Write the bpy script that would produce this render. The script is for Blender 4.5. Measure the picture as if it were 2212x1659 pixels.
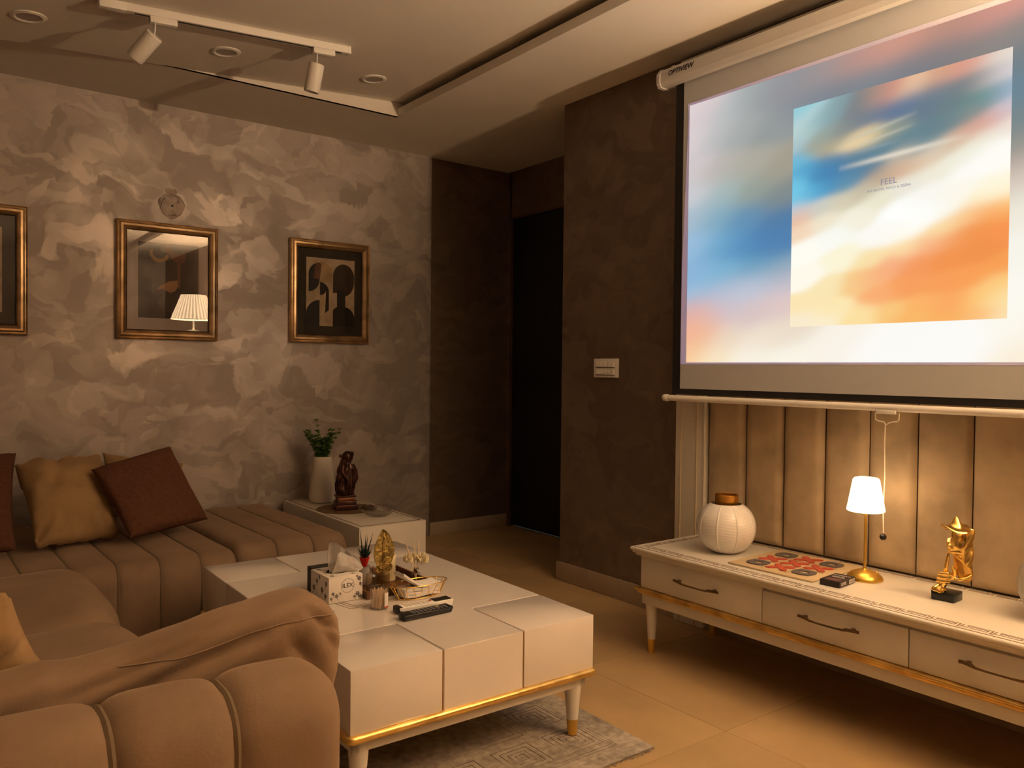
import bpy, bmesh, math, random
from mathutils import Vector, Matrix, noise
from mathutils.bvhtree import BVHTree
random.seed(7)
S = bpy.context.scene
COL = S.collection
PI = math.pi
for o in list(bpy.data.objects):
    bpy.data.objects.remove(o)

# ------------------------------------------------------------------ camera
PIT, ROL, YAW = math.radians(-1.0474), math.radians(0.6112), math.radians(-37.0531)
fw = Vector((-math.sin(YAW) * math.cos(PIT), math.cos(YAW) * math.cos(PIT), math.sin(PIT)))
rt = Vector((math.cos(YAW), math.sin(YAW), 0))
up = rt.cross(fw)
r2 = rt * math.cos(ROL) + up * math.sin(ROL)
u2 = -rt * math.sin(ROL) + up * math.cos(ROL)
cd = bpy.data.cameras.new('camera')
cd.sensor_fit = 'HORIZONTAL'
cd.sensor_width = 36
cd.lens = 1734.74 / 2212 * 36
cd.clip_start = 0.05
cam = bpy.data.objects.new('camera', cd)
mw = Matrix((r2, u2, -fw)).transposed().to_4x4()
mw.translation = Vector((0, 0, 1.12))
cam.matrix_world = mw
COL.objects.link(cam)
S.camera = cam

# ------------------------------------------------------------------ world, exposure, lamp strengths
W = bpy.data.worlds.new('world')
S.world = W
W.use_nodes = True
W.node_tree.nodes['Background'].inputs[0].default_value = (1, .7, .45, 1)
W.node_tree.nodes['Background'].inputs[1].default_value = 0.0
S.view_settings.view_transform = 'Standard'
S.view_settings.look = 'None'
S.view_settings.exposure = 1.25
S.view_settings.gamma = 1.0
S.view_settings.use_curve_mapping = False
WARM = (1.0, .66, .37)
SCONCE_SHADE = 7.8      # radiance of the pleated shade
SCONCE_BULB = 150.0       # watts of the bulb inside it
SMALL_SHADE = 2.7       # radiance of the little table lamp
SCREEN_GAIN = 0.42

# ------------------------------------------------------------------ helpers
def lin(c):
    f = lambda v: v / 12.92 if v <= .04045 else ((v + .055) / 1.055) ** 2.4
    return tuple(f(x / 255) for x in c)

def M(name, col, rough=.5, metal=0, var=0, vscale=8, bump=0, bscale=60, spec=.5, sheen=0, coat=0,
      emit=None, es=0, trans=0, ior=1.45, alpha=1, sss=0):
    m = bpy.data.materials.new(name)
    m.use_nodes = True
    nt = m.node_tree
    p = nt.nodes['Principled BSDF']
    p.inputs['Base Color'].default_value = (*col, 1)
    p.inputs['Roughness'].default_value = rough
    p.inputs['Metallic'].default_value = metal
    p.inputs['Specular IOR Level'].default_value = spec
    p.inputs['IOR'].default_value = ior
    p.inputs['Transmission Weight'].default_value = trans
    p.inputs['Alpha'].default_value = alpha
    if sheen:
        p.inputs['Sheen Weight'].default_value = sheen
        p.inputs['Sheen Roughness'].default_value = .4
        p.inputs['Sheen Tint'].default_value = (*[min(1, c * 1.8 + .1) for c in col], 1)
    if coat:
        p.inputs['Coat Weight'].default_value = coat
        p.inputs['Coat Roughness'].default_value = .08
    if emit:
        p.inputs['Emission Color'].default_value = (*emit, 1)
        p.inputs['Emission Strength'].default_value = es
    tc = nt.nodes.new('ShaderNodeTexCoord')
    if var:
        n = nt.nodes.new('ShaderNodeTexNoise')
        n.inputs['Scale'].default_value = vscale
        n.inputs['Detail'].default_value = 4
        nt.links.new(tc.outputs['Object'], n.inputs['Vector'])
        mx = nt.nodes.new('ShaderNodeMix')
        mx.data_type = 'RGBA'
        mx.inputs[6].default_value = (*[c * (1 - var) for c in col], 1)
        mx.inputs[7].default_value = (*[min(1, c * (1 + var)) for c in col], 1)
        rr = nt.nodes.new('ShaderNodeMapRange')
        rr.inputs[1].default_value = .35
        rr.inputs[2].default_value = .65
        nt.links.new(n.outputs[0], rr.inputs[0])
        nt.links.new(rr.outputs[0], mx.inputs[0])
        nt.links.new(mx.outputs[2], p.inputs['Base Color'])
    if bump:
        n2 = nt.nodes.new('ShaderNodeTexNoise')
        n2.inputs['Scale'].default_value = bscale
        n2.inputs['Detail'].default_value = 3
        nt.links.new(tc.outputs['Object'], n2.inputs['Vector'])
        b = nt.nodes.new('ShaderNodeBump')
        b.inputs['Strength'].default_value = bump
        b.inputs['Distance'].default_value = .01
        nt.links.new(n2.outputs[0], b.inputs['Height'])
        nt.links.new(b.outputs[0], p.inputs['Normal'])
    return m

def glassy(name, tint=(1, 1, 1), rough=.0, ior=1.5, boost=1.0):
    """thin clear glass: lets light straight through and reflects by Fresnel"""
    m = bpy.data.materials.new(name)
    m.use_nodes = True
    nt = m.node_tree
    nt.nodes.clear()
    out = nt.nodes.new('ShaderNodeOutputMaterial')
    t = nt.nodes.new('ShaderNodeBsdfTransparent')
    t.inputs[0].default_value = (*tint, 1)
    g = nt.nodes.new('ShaderNodeBsdfGlossy')
    g.inputs['Roughness'].default_value = rough
    lw = nt.nodes.new('ShaderNodeLayerWeight')      # Schlick: f0 + (1 - f0) * facing^5, the same from both sides
    lw.inputs[0].default_value = .5
    pw = nt.nodes.new('ShaderNodeMath')
    pw.operation = 'POWER'
    pw.inputs[1].default_value = 5
    nt.links.new(lw.outputs['Facing'], pw.inputs[0])
    f0 = ((ior - 1) / (ior + 1)) ** 2 * boost
    mu = nt.nodes.new('ShaderNodeMath')
    mu.operation = 'MULTIPLY_ADD'
    mu.use_clamp = True
    mu.inputs[1].default_value = (1 - f0) * min(1, boost) * .8
    mu.inputs[2].default_value = f0
    nt.links.new(pw.outputs[0], mu.inputs[0])
    mx = nt.nodes.new('ShaderNodeMixShader')
    nt.links.new(mu.outputs[0], mx.inputs[0])
    nt.links.new(t.outputs[0], mx.inputs[1])
    nt.links.new(g.outputs[0], mx.inputs[2])
    nt.links.new(mx.outputs[0], out.inputs[0])
    return m

def smooth(bm, ang=40):
    for f in bm.faces:
        f.smooth = True
    a = math.radians(ang)
    for e in bm.edges:
        if len(e.link_faces) == 2 and e.calc_face_angle(0) > a:
            e.smooth = False

def obj(name, bm, mat, parent=None, sm=True, ang=40, mod=None):
    if isinstance(bm, bmesh.types.BMesh):
        bmesh.ops.recalc_face_normals(bm, faces=bm.faces)
        if sm:
            smooth(bm, ang)
        me = bpy.data.meshes.new(name)
        bm.to_mesh(me)
        bm.free()
    else:
        me = bm
    o = bpy.data.objects.new(name, me)
    if mat is not None:
        for k in (mat if isinstance(mat, (list, tuple)) else [mat]):
            me.materials.append(k)
    COL.objects.link(o)
    if parent is not None:
        o.parent = parent
    return o

def tag(o, label=None, cat=None, group=None, kind=None):
    if label: o['label'] = label
    if cat: o['category'] = cat
    if group: o['group'] = group
    if kind: o['kind'] = kind
    return o

def thing(name, label, cat, loc=(0, 0, 0), rz=0, group=None):
    o = bpy.data.objects.new(name, None)
    o.empty_display_size = .05
    o.location = loc
    o.rotation_euler = (0, 0, rz)
    COL.objects.link(o)
    return tag(o, label, cat, group)

def dup(root, loc=None, rz=None, label=None):
    def cp(o, par):
        c = o.copy()
        COL.objects.link(c)
        c.parent = par
        for ch in [x for x in bpy.data.objects if x.parent == o]:
            cp(ch, c)
        return c
    r = cp(root, None)
    if loc is not None: r.location = loc
    if rz is not None: r.rotation_euler = (0, 0, rz)
    if label: r['label'] = label
    return r

def struct(name, bm, mat, parent=None, **k):
    o = obj(name, bm, mat, parent, **k)
    if parent is None:
        o['kind'] = 'structure'
    return o

def box(x0, x1, y0, y1, z0, z1, bev=0, bm=None, seg=2):
    b = bmesh.new()
    bmesh.ops.create_cube(b, size=1)
    for v in b.verts:
        v.co = Vector(((x0 + x1) / 2 + v.co.x * (x1 - x0), (y0 + y1) / 2 + v.co.y * (y1 - y0), (z0 + z1) / 2 + v.co.z * (z1 - z0)))
    if bev:
        bmesh.ops.bevel(b, geom=b.edges[:], offset=bev, segments=seg, affect='EDGES', profile=.5)
    return join(bm, b)

def join(bm, b):
    if bm is None:
        return b
    me = bpy.data.meshes.new('tmp')
    b.to_mesh(me)
    b.free()
    bm.from_mesh(me)
    bpy.data.meshes.remove(me)
    return bm

def xf(bm, m):
    bmesh.ops.transform(bm, matrix=m, verts=bm.verts)
    return bm

def T(x=0, y=0, z=0): return Matrix.Translation((x, y, z))
def RX(a): return Matrix.Rotation(math.radians(a), 4, 'X')
def RY(a): return Matrix.Rotation(math.radians(a), 4, 'Y')
def RZ(a): return Matrix.Rotation(math.radians(a), 4, 'Z')

def lathe(pts, n=32, bm=None, fr=None, cap0=True, cap1=True):
    """pts: (r, z); fr(angle, k) -> radius factor"""
    b = bmesh.new()
    rings = []
    for k, (r, z) in enumerate(pts):
        ring = []
        for i in range(n):
            a = 2 * PI * i / n
            q = r * (fr(a, k) if fr else 1)
            ring.append(b.verts.new((q * math.cos(a), q * math.sin(a), z)))
        rings.append(ring)
    for k in range(len(rings) - 1):
        for i in range(n):
            j = (i + 1) % n
            b.faces.new((rings[k][i], rings[k][j], rings[k + 1][j], rings[k + 1][i]))
    if cap0 and pts[0][0] > 1e-5: b.faces.new(rings[0][::-1])
    if cap1 and pts[-1][0] > 1e-5: b.faces.new(rings[-1])
    bmesh.ops.remove_doubles(b, verts=b.verts, dist=1e-6)
    return join(bm, b)

def tube(pts, r, n=8, bm=None, closed=False, caps=True, flat=1.0):
    b = bmesh.new()
    P = [Vector(p) for p in pts]
    N = len(P)
    rs = r if isinstance(r, (list, tuple)) else [r] * N
    rings = []
    prev = None
    for i, p in enumerate(P):
        if closed:
            d = (P[(i + 1) % N] - P[i - 1])
        else:
            d = (P[min(i + 1, N - 1)] - P[max(i - 1, 0)])
        d.normalize()
        if prev is None:
            a = Vector((0, 0, 1)) if abs(d.z) < .9 else Vector((1, 0, 0))
            prev = d.cross(a).normalized()
        prev = (prev - d * prev.dot(d))
        if prev.length < 1e-6:
            prev = d.orthogonal()
        prev.normalize()
        bn = d.cross(prev)
        rings.append([b.verts.new(p + (prev * math.cos(2 * PI * k / n) + bn * math.sin(2 * PI * k / n) * flat) * rs[i]) for k in range(n)])
    for i in range(N if closed else N - 1):
        A, B = rings[i], rings[(i + 1) % N]
        for k in range(n):
            b.faces.new((A[k], A[(k + 1) % n], B[(k + 1) % n], B[k]))
    if not closed and caps:
        b.faces.new(rings[0][::-1])
        b.faces.new(rings[-1])
    return join(bm, b)

def prism(poly, h, bm=None):
    """2D polygon in xy extruded along z"""
    b = bmesh.new()
    vs = [b.verts.new((x, y, 0)) for x, y in poly]
    f = b.faces.new(vs)
    r = bmesh.ops.extrude_face_region(b, geom=[f])
    for v in [g for g in r['geom'] if isinstance(g, bmesh.types.BMVert)]:
        v.co.z += h
    return join(bm, b)

def sphere(c, r, u=12, v=8, bm=None, sc=(1, 1, 1)):
    b = bmesh.new()
    bmesh.ops.create_uvsphere(b, u_segments=u, v_segments=v, radius=r)
    for q in b.verts:
        q.co = Vector((c[0] + q.co.x * sc[0], c[1] + q.co.y * sc[1], c[2] + q.co.z * sc[2]))
    return join(bm, b)

def text_mesh(body, size, mat4, ext=.0004, shear=0, align='CENTER', bold=0):
    cu = bpy.data.curves.new('t', 'FONT')
    cu.body = body
    cu.size = size
    cu.extrude = ext
    cu.align_x = align
    cu.align_y = 'CENTER'
    cu.shear = shear
    cu.offset = bold
    cu.resolution_u = 2
    o = bpy.data.objects.new('t', cu)
    COL.objects.link(o)
    dg = bpy.context.evaluated_depsgraph_get()
    dg.update()
    me = bpy.data.meshes.new_from_object(o.evaluated_get(dg))
    bpy.data.objects.remove(o)
    me.transform(mat4)
    return me

def basis(xa, ya, org):
    xa = Vector(xa).normalized()
    ya = Vector(ya).normalized()
    za = xa.cross(ya)
    m = Matrix((xa, ya, za)).transposed().to_4x4()
    m.translation = Vector(org)
    return m

# ------------------------------------------------------------------ materials
def plaster(nm, PLA, PLB):
    m = bpy.data.materials.new(nm)
    m.use_nodes = True
    nt = m.node_tree
    L = nt.links.new
    p = nt.nodes['Principled BSDF']
    g = nt.nodes.new('ShaderNodeNewGeometry')
    def N(scale, det, dist, out=0, off=0.0):
        mp = nt.nodes.new('ShaderNodeMapping')
        mp.inputs['Location'].default_value = (off, off * .7, off * .3)
        mp.inputs['Rotation'].default_value = (.3, .5, .2)
        L(g.outputs['Position'], mp.inputs[0])
        n = nt.nodes.new('ShaderNodeTexNoise')
        n.inputs['Scale'].default_value = scale
        n.inputs['Detail'].default_value = det
        n.inputs['Distortion'].default_value = dist
        L(mp.outputs[0], n.inputs['Vector'])
        return n
    # overlapping trowel patches: voronoi cells on strongly warped coordinates
    w = N(2.2, 5, .6, off=3)
    vm = nt.nodes.new('ShaderNodeVectorMath'); vm.operation = 'MULTIPLY_ADD'
    L(w.outputs[1], vm.inputs[0]); vm.inputs[1].default_value = (.55, .55, .55)
    L(g.outputs['Position'], vm.inputs[2])
    vals = []
    for sc, rot in ((4.6, .5), (9.5, 1.2)):
        mp = nt.nodes.new('ShaderNodeMapping')
        mp.inputs['Rotation'].default_value = (0, rot, 0)
        mp.inputs['Scale'].default_value = (1, 1, 1.7)
        L(vm.outputs[0], mp.inputs[0])
        v = nt.nodes.new('ShaderNodeTexVoronoi')
        v.feature = 'SMOOTH_F1'
        v.inputs['Smoothness'].default_value = .12
        v.inputs['Scale'].default_value = sc
        L(mp.outputs[0], v.inputs['Vector'])
        s = nt.nodes.new('ShaderNodeSeparateColor')
        L(v.outputs['Color'], s.inputs[0])
        vals.append(s.outputs[0])
    n3 = N(1.3, 6, 1.5, off=9)
    a1 = nt.nodes.new('ShaderNodeMath'); a1.operation = 'MULTIPLY_ADD'
    L(vals[0], a1.inputs[0]); a1.inputs[1].default_value = .42
    m2 = nt.nodes.new('ShaderNodeMath'); m2.operation = 'MULTIPLY_ADD'
    L(vals[1], m2.inputs[0]); m2.inputs[1].default_value = .28
    L(n3.outputs[0], m2.inputs[2])
    L(m2.outputs[0], a1.inputs[2])
    cr = nt.nodes.new('ShaderNodeValToRGB')
    cr.color_ramp.elements[0].position = .25
    cr.color_ramp.elements[0].color = (*PLA, 1)
    cr.color_ramp.elements[1].position = .9
    cr.color_ramp.elements[1].color = (*PLB, 1)
    mq = nt.nodes.new('ShaderNodeMapRange')
    mq.inputs[1].default_value = .45; mq.inputs[2].default_value = 1.25
    L(a1.outputs[0], mq.inputs[0])
    L(mq.outputs[0], cr.inputs[0])
    L(cr.outputs[0], p.inputs['Base Color'])
    mr = nt.nodes.new('ShaderNodeMapRange')
    mr.inputs[1].default_value = .5; mr.inputs[2].default_value = 1.1
    mr.inputs[3].default_value = .56; mr.inputs[4].default_value = .42
    L(a1.outputs[0], mr.inputs[0])
    L(mr.outputs[0], p.inputs['Roughness'])
    p.inputs['Metallic'].default_value = .6
    b = nt.nodes.new('ShaderNodeBump')
    b.inputs['Strength'].default_value = .12
    b.inputs['Distance'].default_value = .004
    L(a1.outputs[0], b.inputs['Height'])
    L(b.outputs[0], p.inputs['Normal'])
    return m
m_plaster = plaster('trowelled_plaster', (.33, .29, .265), (.55, .495, .46))
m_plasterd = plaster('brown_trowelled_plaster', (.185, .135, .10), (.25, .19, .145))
m_ceiling = M('ceiling_paint', (.74, .70, .64), .7, var=.02, vscale=2)
m_tile = M('beige_floor_tile', (.45, .315, .165), .34, var=.10, vscale=2.5, bump=.05, bscale=8)
m_grout = M('grout', (.30, .23, .14), .9)
m_beadg = M('pale_gold_bead', (.66, .56, .38), .4)
m_base = M('skirting_tile', (.40, .32, .24), .4, var=.08)
m_black = M('black_door_paint', (.010, .010, .012), .55)
m_jamb = M('door_jamb_wood', (.10, .06, .04), .5, var=.15)
m_cream = M('cream_lacquer', (.74, .70, .62), .38, coat=.15, var=.015, vscale=3)
m_gloss = M('glossy_cream_top', (.74, .69, .64), .16, coat=.3, var=.015, vscale=3)
m_goldp = M('gold_leaf_paint', (.85, .55, .17), .28, metal=.85, var=.25, vscale=14, bump=.15, bscale=30)
m_gold = M('polished_gold', (.95, .62, .18), .2, metal=1, var=.08, vscale=30)
m_goldd = M('satin_gold', (.80, .50, .10), .34, metal=.9)
m_inlay = M('brown_gold_inlay', (.20, .11, .045), .45, metal=.2)
m_groove = M('groove_shadow_gap', (.35, .18, .05), .4, metal=.6)
m_bronze = M('aged_bronze', (.20, .13, .07), .35, metal=.8, var=.2)
m_velvet = M('tan_velvet', (.25, .17, .11), .85, var=.13, vscale=5, bump=.08, bscale=180, spec=.2, sheen=.5)
m_velvet2 = M('tan_velvet_cushion', (.35, .225, .11), .85, var=.14, vscale=7, bump=.10, bscale=160, spec=.2, sheen=.5)
m_pipe = M('velvet_piping', (.17, .125, .08), .8, spec=.2, sheen=.3)
m_brown = M('dark_brown_weave', (.115, .048, .028), .9, var=.12, vscale=60, bump=.3, bscale=300, spec=.2)
m_panel = M('wall_panel_velvet', (.50, .385, .245), .7, var=.20, vscale=6, bump=.15, bscale=22, sheen=.4)
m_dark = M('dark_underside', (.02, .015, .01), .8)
m_white = M('white_plastic', (.78, .76, .72), .4)
m_whitec = M('white_glazed_ceramic', (.80, .77, .73), .18, coat=.4)
m_mattw = M('matt_white_ceramic', (.66, .60, .52), .6)
m_blackf = M('black_screen_border', (.012, .012, .015), .7)
m_case = M('white_case_enamel', (.56, .545, .53), .45)
m_screen = M('screen_fabric', (.50, .53, .58), .8)
m_track = M('white_track_metal', (.72, .70, .66), .45)
m_spotlens = M('dull_spot_lens', (.35, .30, .26), .35)
m_blackp = M('black_plastic', (.012, .012, .013), .35)
m_rub = M('grey_button', (.22, .22, .22), .5)
m_paper = M('tissue_paper', (.82, .78, .74), .9, trans=0)
m_boxw = M('tissue_box_card', (.76, .70, .64), .6)
m_ink = M('black_print', (.03, .025, .03), .6)
m_wood = M('walnut_tray', (.17, .075, .028), .4, var=.3, vscale=9)
m_lightwood = M('pale_plywood', (.62, .48, .29), .5, var=.08, vscale=10)
m_red = M('red_paint', (.55, .10, .06), .5)
m_greyp = M('dark_grey_paint', (.13, .11, .11), .5)
m_leafg = M('plant_leaf_green', (.10, .21, .03), .5, var=.35, vscale=40)
m_succ = M('dark_succulent', (.012, .045, .035), .4, var=.3, vscale=50)
m_redpot = M('red_glazed_pot', (.85, .03, .02), .3)
m_candle = M('ivory_wax', (.80, .70, .42), .5, sss=.1)
m_bamboo = M('bamboo_pick', (.90, .66, .42), .6)
m_reed = M('pale_reed', (.78, .62, .38), .6)
m_petal = M('dried_cream_petals', (.80, .70, .46), .7)
m_stone = M('black_marble_block', (.015, .018, .016), .3, var=.6, vscale=25)
m_figure = M('dark_bronze_figure', (.06, .022, .014), .3, metal=.45, var=.5, vscale=30)
m_copper = M('copper_band', (.30, .12, .055), .35, metal=.6)
m_glass = glassy('clear_glass', (.95, .95, .93), 0, 1.5, 2.5)
m_amber = glassy('smoked_glass', (.80, .74, .66), 0, 1.5, 2.5)
m_pglass = glassy('picture_glass', (1, 1, 1), 0, 1.5, .7)
m_cord = M('cream_cord', (.80, .72, .58), .7)
m_mat_shadow = M('brown_mat_and_shadow', (.16, .09, .045), .6, var=.2, vscale=30)
m_rug = None
ART=[(0.019,0.977,150,205,215),(0.054,0.934,185,210,212),(0.13,0.917,150,185,190),(0.216,0.923,135,160,165),(0.333,0.925,125,130,135),(0.423,0.944,160,140,130),(0.489,0.947,215,150,130),(0.593,0.95,235,195,160),(0.712,0.966,215,165,135),(0.807,0.977,220,155,135),(0.871,0.982,225,165,145),(0.933,0.985,225,215,205),(0.991,0.99,235,225,210),(0.987,0.92,225,220,222),(0.985,0.853,175,190,215),(0.934,0.917,205,190,190),(0.882,0.913,140,140,135),(0.809,0.914,120,130,135),(0.695,0.915,120,130,140),(0.573,0.908,105,125,150),(0.446,0.9,110,125,145),(0.357,0.881,120,130,140),(0.265,0.85,140,145,140),(0.169,0.85,150,165,160),(0.067,0.871,170,195,190),(0.015,0.882,190,215,215),(0.016,0.83,170,195,205),(0.119,0.809,165,165,145),(0.218,0.779,180,170,140),(0.336,0.787,225,200,160),(0.415,0.79,205,190,150),(0.513,0.799,140,150,140),(0.533,0.87,100,120,150),(0.656,0.86,105,125,140),(0.772,0.852,110,130,135),(0.884,0.843,105,140,135),(0.936,0.847,115,150,150),(0.981,0.777,205,200,210),(0.577,0.748,105,135,145),(0.697,0.76,105,130,140),(0.774,0.779,110,135,140),(0.849,0.789,140,145,140),(0.659,0.712,110,140,150),(0.45,0.725,100,135,150),(0.337,0.717,95,130,150),(0.22,0.729,80,130,165),(0.017,0.755,110,185,215),(0.007,0.652,115,200,230),(0.005,0.588,120,200,230),(0.071,0.703,90,165,205),(0.147,0.691,75,140,185),(0.221,0.668,75,130,175),(0.316,0.652,85,130,165),(0.407,0.656,100,130,150),(0.099,0.596,100,185,220),(0.173,0.614,80,150,195),(0.293,0.615,100,150,175),(0.023,0.533,200,200,205),(0.028,0.49,235,190,160),(0.051,0.434,245,215,185),(0.15,0.526,205,205,195),(0.272,0.539,215,205,180),(0.387,0.571,200,190,165),(0.452,0.619,190,165,140),(0.558,0.629,215,180,150),(0.66,0.648,225,195,165),(0.557,0.685,190,180,165),(0.699,0.678,220,210,190),(0.776,0.699,215,185,155),(0.85,0.728,215,165,145),(0.921,0.748,225,165,150),(0.991,0.714,240,225,215),(0.886,0.685,240,235,215),(0.941,0.64,255,253,245),(0.993,0.596,255,253,245),(0.815,0.629,240,238,220),(0.853,0.586,255,253,247),(0.701,0.594,240,235,215),(0.581,0.559,235,230,215),(0.454,0.522,235,230,205),(0.664,0.509,250,248,240),(0.799,0.506,252,248,235),(0.944,0.501,255,248,225),(0.996,0.475,255,245,210),(0.343,0.458,245,240,220),(0.562,0.468,255,255,252),(0.645,0.419,255,255,252),(0.177,0.461,240,230,205),(0.226,0.393,250,250,242),(0.079,0.347,255,253,242),(0.458,0.366,252,250,242),(0.585,0.37,255,252,240),(0.763,0.44,252,250,238),(0.892,0.457,255,240,200),(0.989,0.425,255,205,130),(0.726,0.354,252,225,170),(0.821,0.396,250,205,145),(0.893,0.413,250,175,110),(0.964,0.395,248,155,85),(0.996,0.321,248,150,82),(0.586,0.305,252,225,170),(0.668,0.305,250,175,130),(0.766,0.322,245,160,100),(0.858,0.338,243,150,80),(0.896,0.263,240,148,80),(0.767,0.24,243,150,82),(0.629,0.235,245,155,95),(0.525,0.244,248,175,130),(0.415,0.273,250,225,170),(0.277,0.287,252,245,215),(0.08,0.222,255,250,235),(0.207,0.17,250,230,180),(0.349,0.18,248,205,140),(0.416,0.195,250,180,125),(0.463,0.114,250,175,115),(0.59,0.145,248,160,95),(0.75,0.152,248,160,92),(0.862,0.161,250,160,88),(0.985,0.203,248,160,85),(0.969,0.136,253,205,130),(0.988,0.082,253,225,165),(0.9,0.088,253,200,120),(0.79,0.076,252,170,100),(0.653,0.066,252,180,105),(0.507,0.044,250,200,125),(0.375,0.04,253,225,165),(0.234,0.067,253,232,180),(0.058,0.097,252,230,180),(0.033,0.023,250,235,205),(0.186,0.012,252,238,205),(0.353,0.006,253,225,160),(0.593,0.002,250,185,105),(0.772,0.005,250,178,100),(0.884,0.005,252,190,120),(0.989,0.005,253,225,175)]
BG=[(0.007,0.977,225,210,212),(0.056,0.958,215,200,202),(0.111,0.945,185,190,190),(0.174,0.961,160,165,165),(0.247,0.954,150,150,155),(0.315,0.949,145,145,148),(0.358,0.968,165,150,148),(0.409,0.974,180,145,135),(0.458,0.98,200,150,135),(0.505,0.978,215,155,135),(0.558,0.98,205,150,130),(0.608,0.981,190,145,125),(0.656,0.988,200,145,130),(0.693,0.989,220,155,140),(0.727,0.99,225,160,145),(0.327,0.889,130,140,150),(0.379,0.897,125,132,142),(0.449,0.904,125,135,142),(0.524,0.905,125,130,138),(0.584,0.918,125,125,130),(0.649,0.913,130,128,128),(0.709,0.914,150,138,132),(0.727,0.917,140,138,135),(0.728,0.841,120,130,135),(0.731,0.764,110,135,150),(0.733,0.663,120,135,140),(0.734,0.6,150,150,140),(0.734,0.536,195,175,165),(0.735,0.486,225,215,200),(0.736,0.41,240,235,220),(0.737,0.308,248,245,235),(0.739,0.181,252,250,240),(0.74,0.105,252,248,235),(0.74,0.028,252,238,215),(0.015,0.867,220,208,210),(0.085,0.86,190,190,190),(0.15,0.852,165,170,168),(0.248,0.833,150,155,155),(0.017,0.741,210,200,202),(0.087,0.72,185,180,172),(0.177,0.709,175,172,158),(0.262,0.683,165,158,142),(0.018,0.652,205,205,210),(0.101,0.629,165,185,185),(0.191,0.622,150,160,150),(0.263,0.586,130,140,140),(0.019,0.562,170,190,205),(0.088,0.545,130,170,190),(0.167,0.52,100,145,180),(0.252,0.492,85,125,165),(0.02,0.455,155,190,220),(0.09,0.442,115,170,205),(0.155,0.429,90,145,190),(0.229,0.432,80,130,180),(0.276,0.422,85,130,175),(0.021,0.346,140,180,215),(0.104,0.335,125,180,210),(0.194,0.339,105,160,190),(0.277,0.326,135,165,185),(0.022,0.266,155,190,220),(0.105,0.265,180,190,210),(0.183,0.274,195,200,215),(0.278,0.278,205,195,205),(0.011,0.204,225,175,165),(0.052,0.165,235,180,160),(0.106,0.197,205,195,205),(0.184,0.173,215,195,195),(0.268,0.198,225,200,195),(0.013,0.114,245,180,145),(0.053,0.095,240,190,155),(0.12,0.092,235,215,195),(0.21,0.088,240,225,205),(0.28,0.101,235,220,200),(0.011,0.033,250,200,150),(0.081,0.023,250,230,195),(0.186,0.022,250,242,225),(0.281,0.013,252,246,232),(0.39,0.065,250,242,230),(0.488,0.048,252,250,244),(0.578,0.046,252,250,246),(0.66,0.043,253,252,248)]
# ------------------------------------------------------------------ room shell
X_R, Y_L, Z_C = 2.79, 4.60, 2.52
struct('wall_left', box(-1.75, 2.785, Y_L, Y_L + .12, 0, 2.66), m_plaster, sm=False)
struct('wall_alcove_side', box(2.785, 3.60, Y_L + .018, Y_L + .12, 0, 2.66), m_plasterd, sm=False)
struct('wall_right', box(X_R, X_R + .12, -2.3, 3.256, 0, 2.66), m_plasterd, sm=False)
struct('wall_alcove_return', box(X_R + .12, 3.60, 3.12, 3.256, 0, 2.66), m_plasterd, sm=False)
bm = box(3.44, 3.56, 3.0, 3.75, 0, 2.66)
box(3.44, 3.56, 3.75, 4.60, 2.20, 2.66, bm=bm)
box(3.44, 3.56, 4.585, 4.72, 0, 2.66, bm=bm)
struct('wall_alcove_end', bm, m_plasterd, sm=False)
struct('wall_near', box(-1.75, 2.91, -2.42, -2.3, 0, 2.66), m_plaster, sm=False)
struct('wall_far', box(-1.87, -1.75, -2.42, 4.72, 0, 2.66), m_plaster, sm=False)
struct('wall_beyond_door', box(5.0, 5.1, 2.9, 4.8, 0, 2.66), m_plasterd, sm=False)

# floor: screed with separate tiles
fl = struct('floor', box(-1.9, 5.1, -2.45, 4.75, -.10, -.004), m_grout, sm=False)
P = .66
me = None
for i in range(-6, 5):
    for j in range(-6, 5):
        x0, y0 = 2.035 + i * P, 1.573 + j * P
        if x0 + P > 5.05 or x0 < -1.95 or y0 < -2.45 or y0 + P > 4.9: continue
        if me is None:
            b = box(.0008, P - .0008, .0008, P - .0008, -.02, 0)
            t = obj('floor_tile', b, m_tile, fl, sm=False)
            me = t.data
        else:
            t = bpy.data.objects.new('floor_tile', me)
            COL.objects.link(t)
            t.parent = fl
        t.location = (x0, y0, random.uniform(-.0004, 0))

# ceiling: lower soffit slabs round a slightly tilted raised tray
bm = box(2.19, 5.1, -2.42, 4.75, Z_C, Z_C + .022)
box(-1.9, 2.19, 3.98, 4.75, Z_C, Z_C + .022, bm=bm)
box(-1.9, 2.19, -2.42, -1.6, Z_C, Z_C + .022, bm=bm)
box(-1.9, -1.2, -1.6, 3.98, Z_C, Z_C + .022, bm=bm)
box(-1.9, 5.1, -2.45, 4.75, 2.70, 2.80, bm=bm)
struct('ceiling', bm, m_ceiling, sm=False)
def ztray(x): return 2.596 + (x - 2.178) * .0677
b = bmesh.new()
xs = (-1.3, 2.52)
vs = [b.verts.new((x, y, ztray(x) + dz)) for dz in (0, .02) for x, y in ((xs[0], -1.7), (xs[1], -1.7), (xs[1], 3.979), (xs[0], 3.979))]
for f in ((0, 1, 2, 3), (7, 6, 5, 4), (0, 4, 5, 1), (1, 5, 6, 2), (2, 6, 7, 3), (3, 7, 4, 0)):
    b.faces.new([vs[k] for k in f])
struct('ceiling_tray', b, m_ceiling, sm=False)
struct('trim_1', box(2.188, 2.202, -1.6, 3.98, Z_C - .0005, Z_C + .042), m_ceiling, sm=False)
b = bmesh.new()
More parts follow.
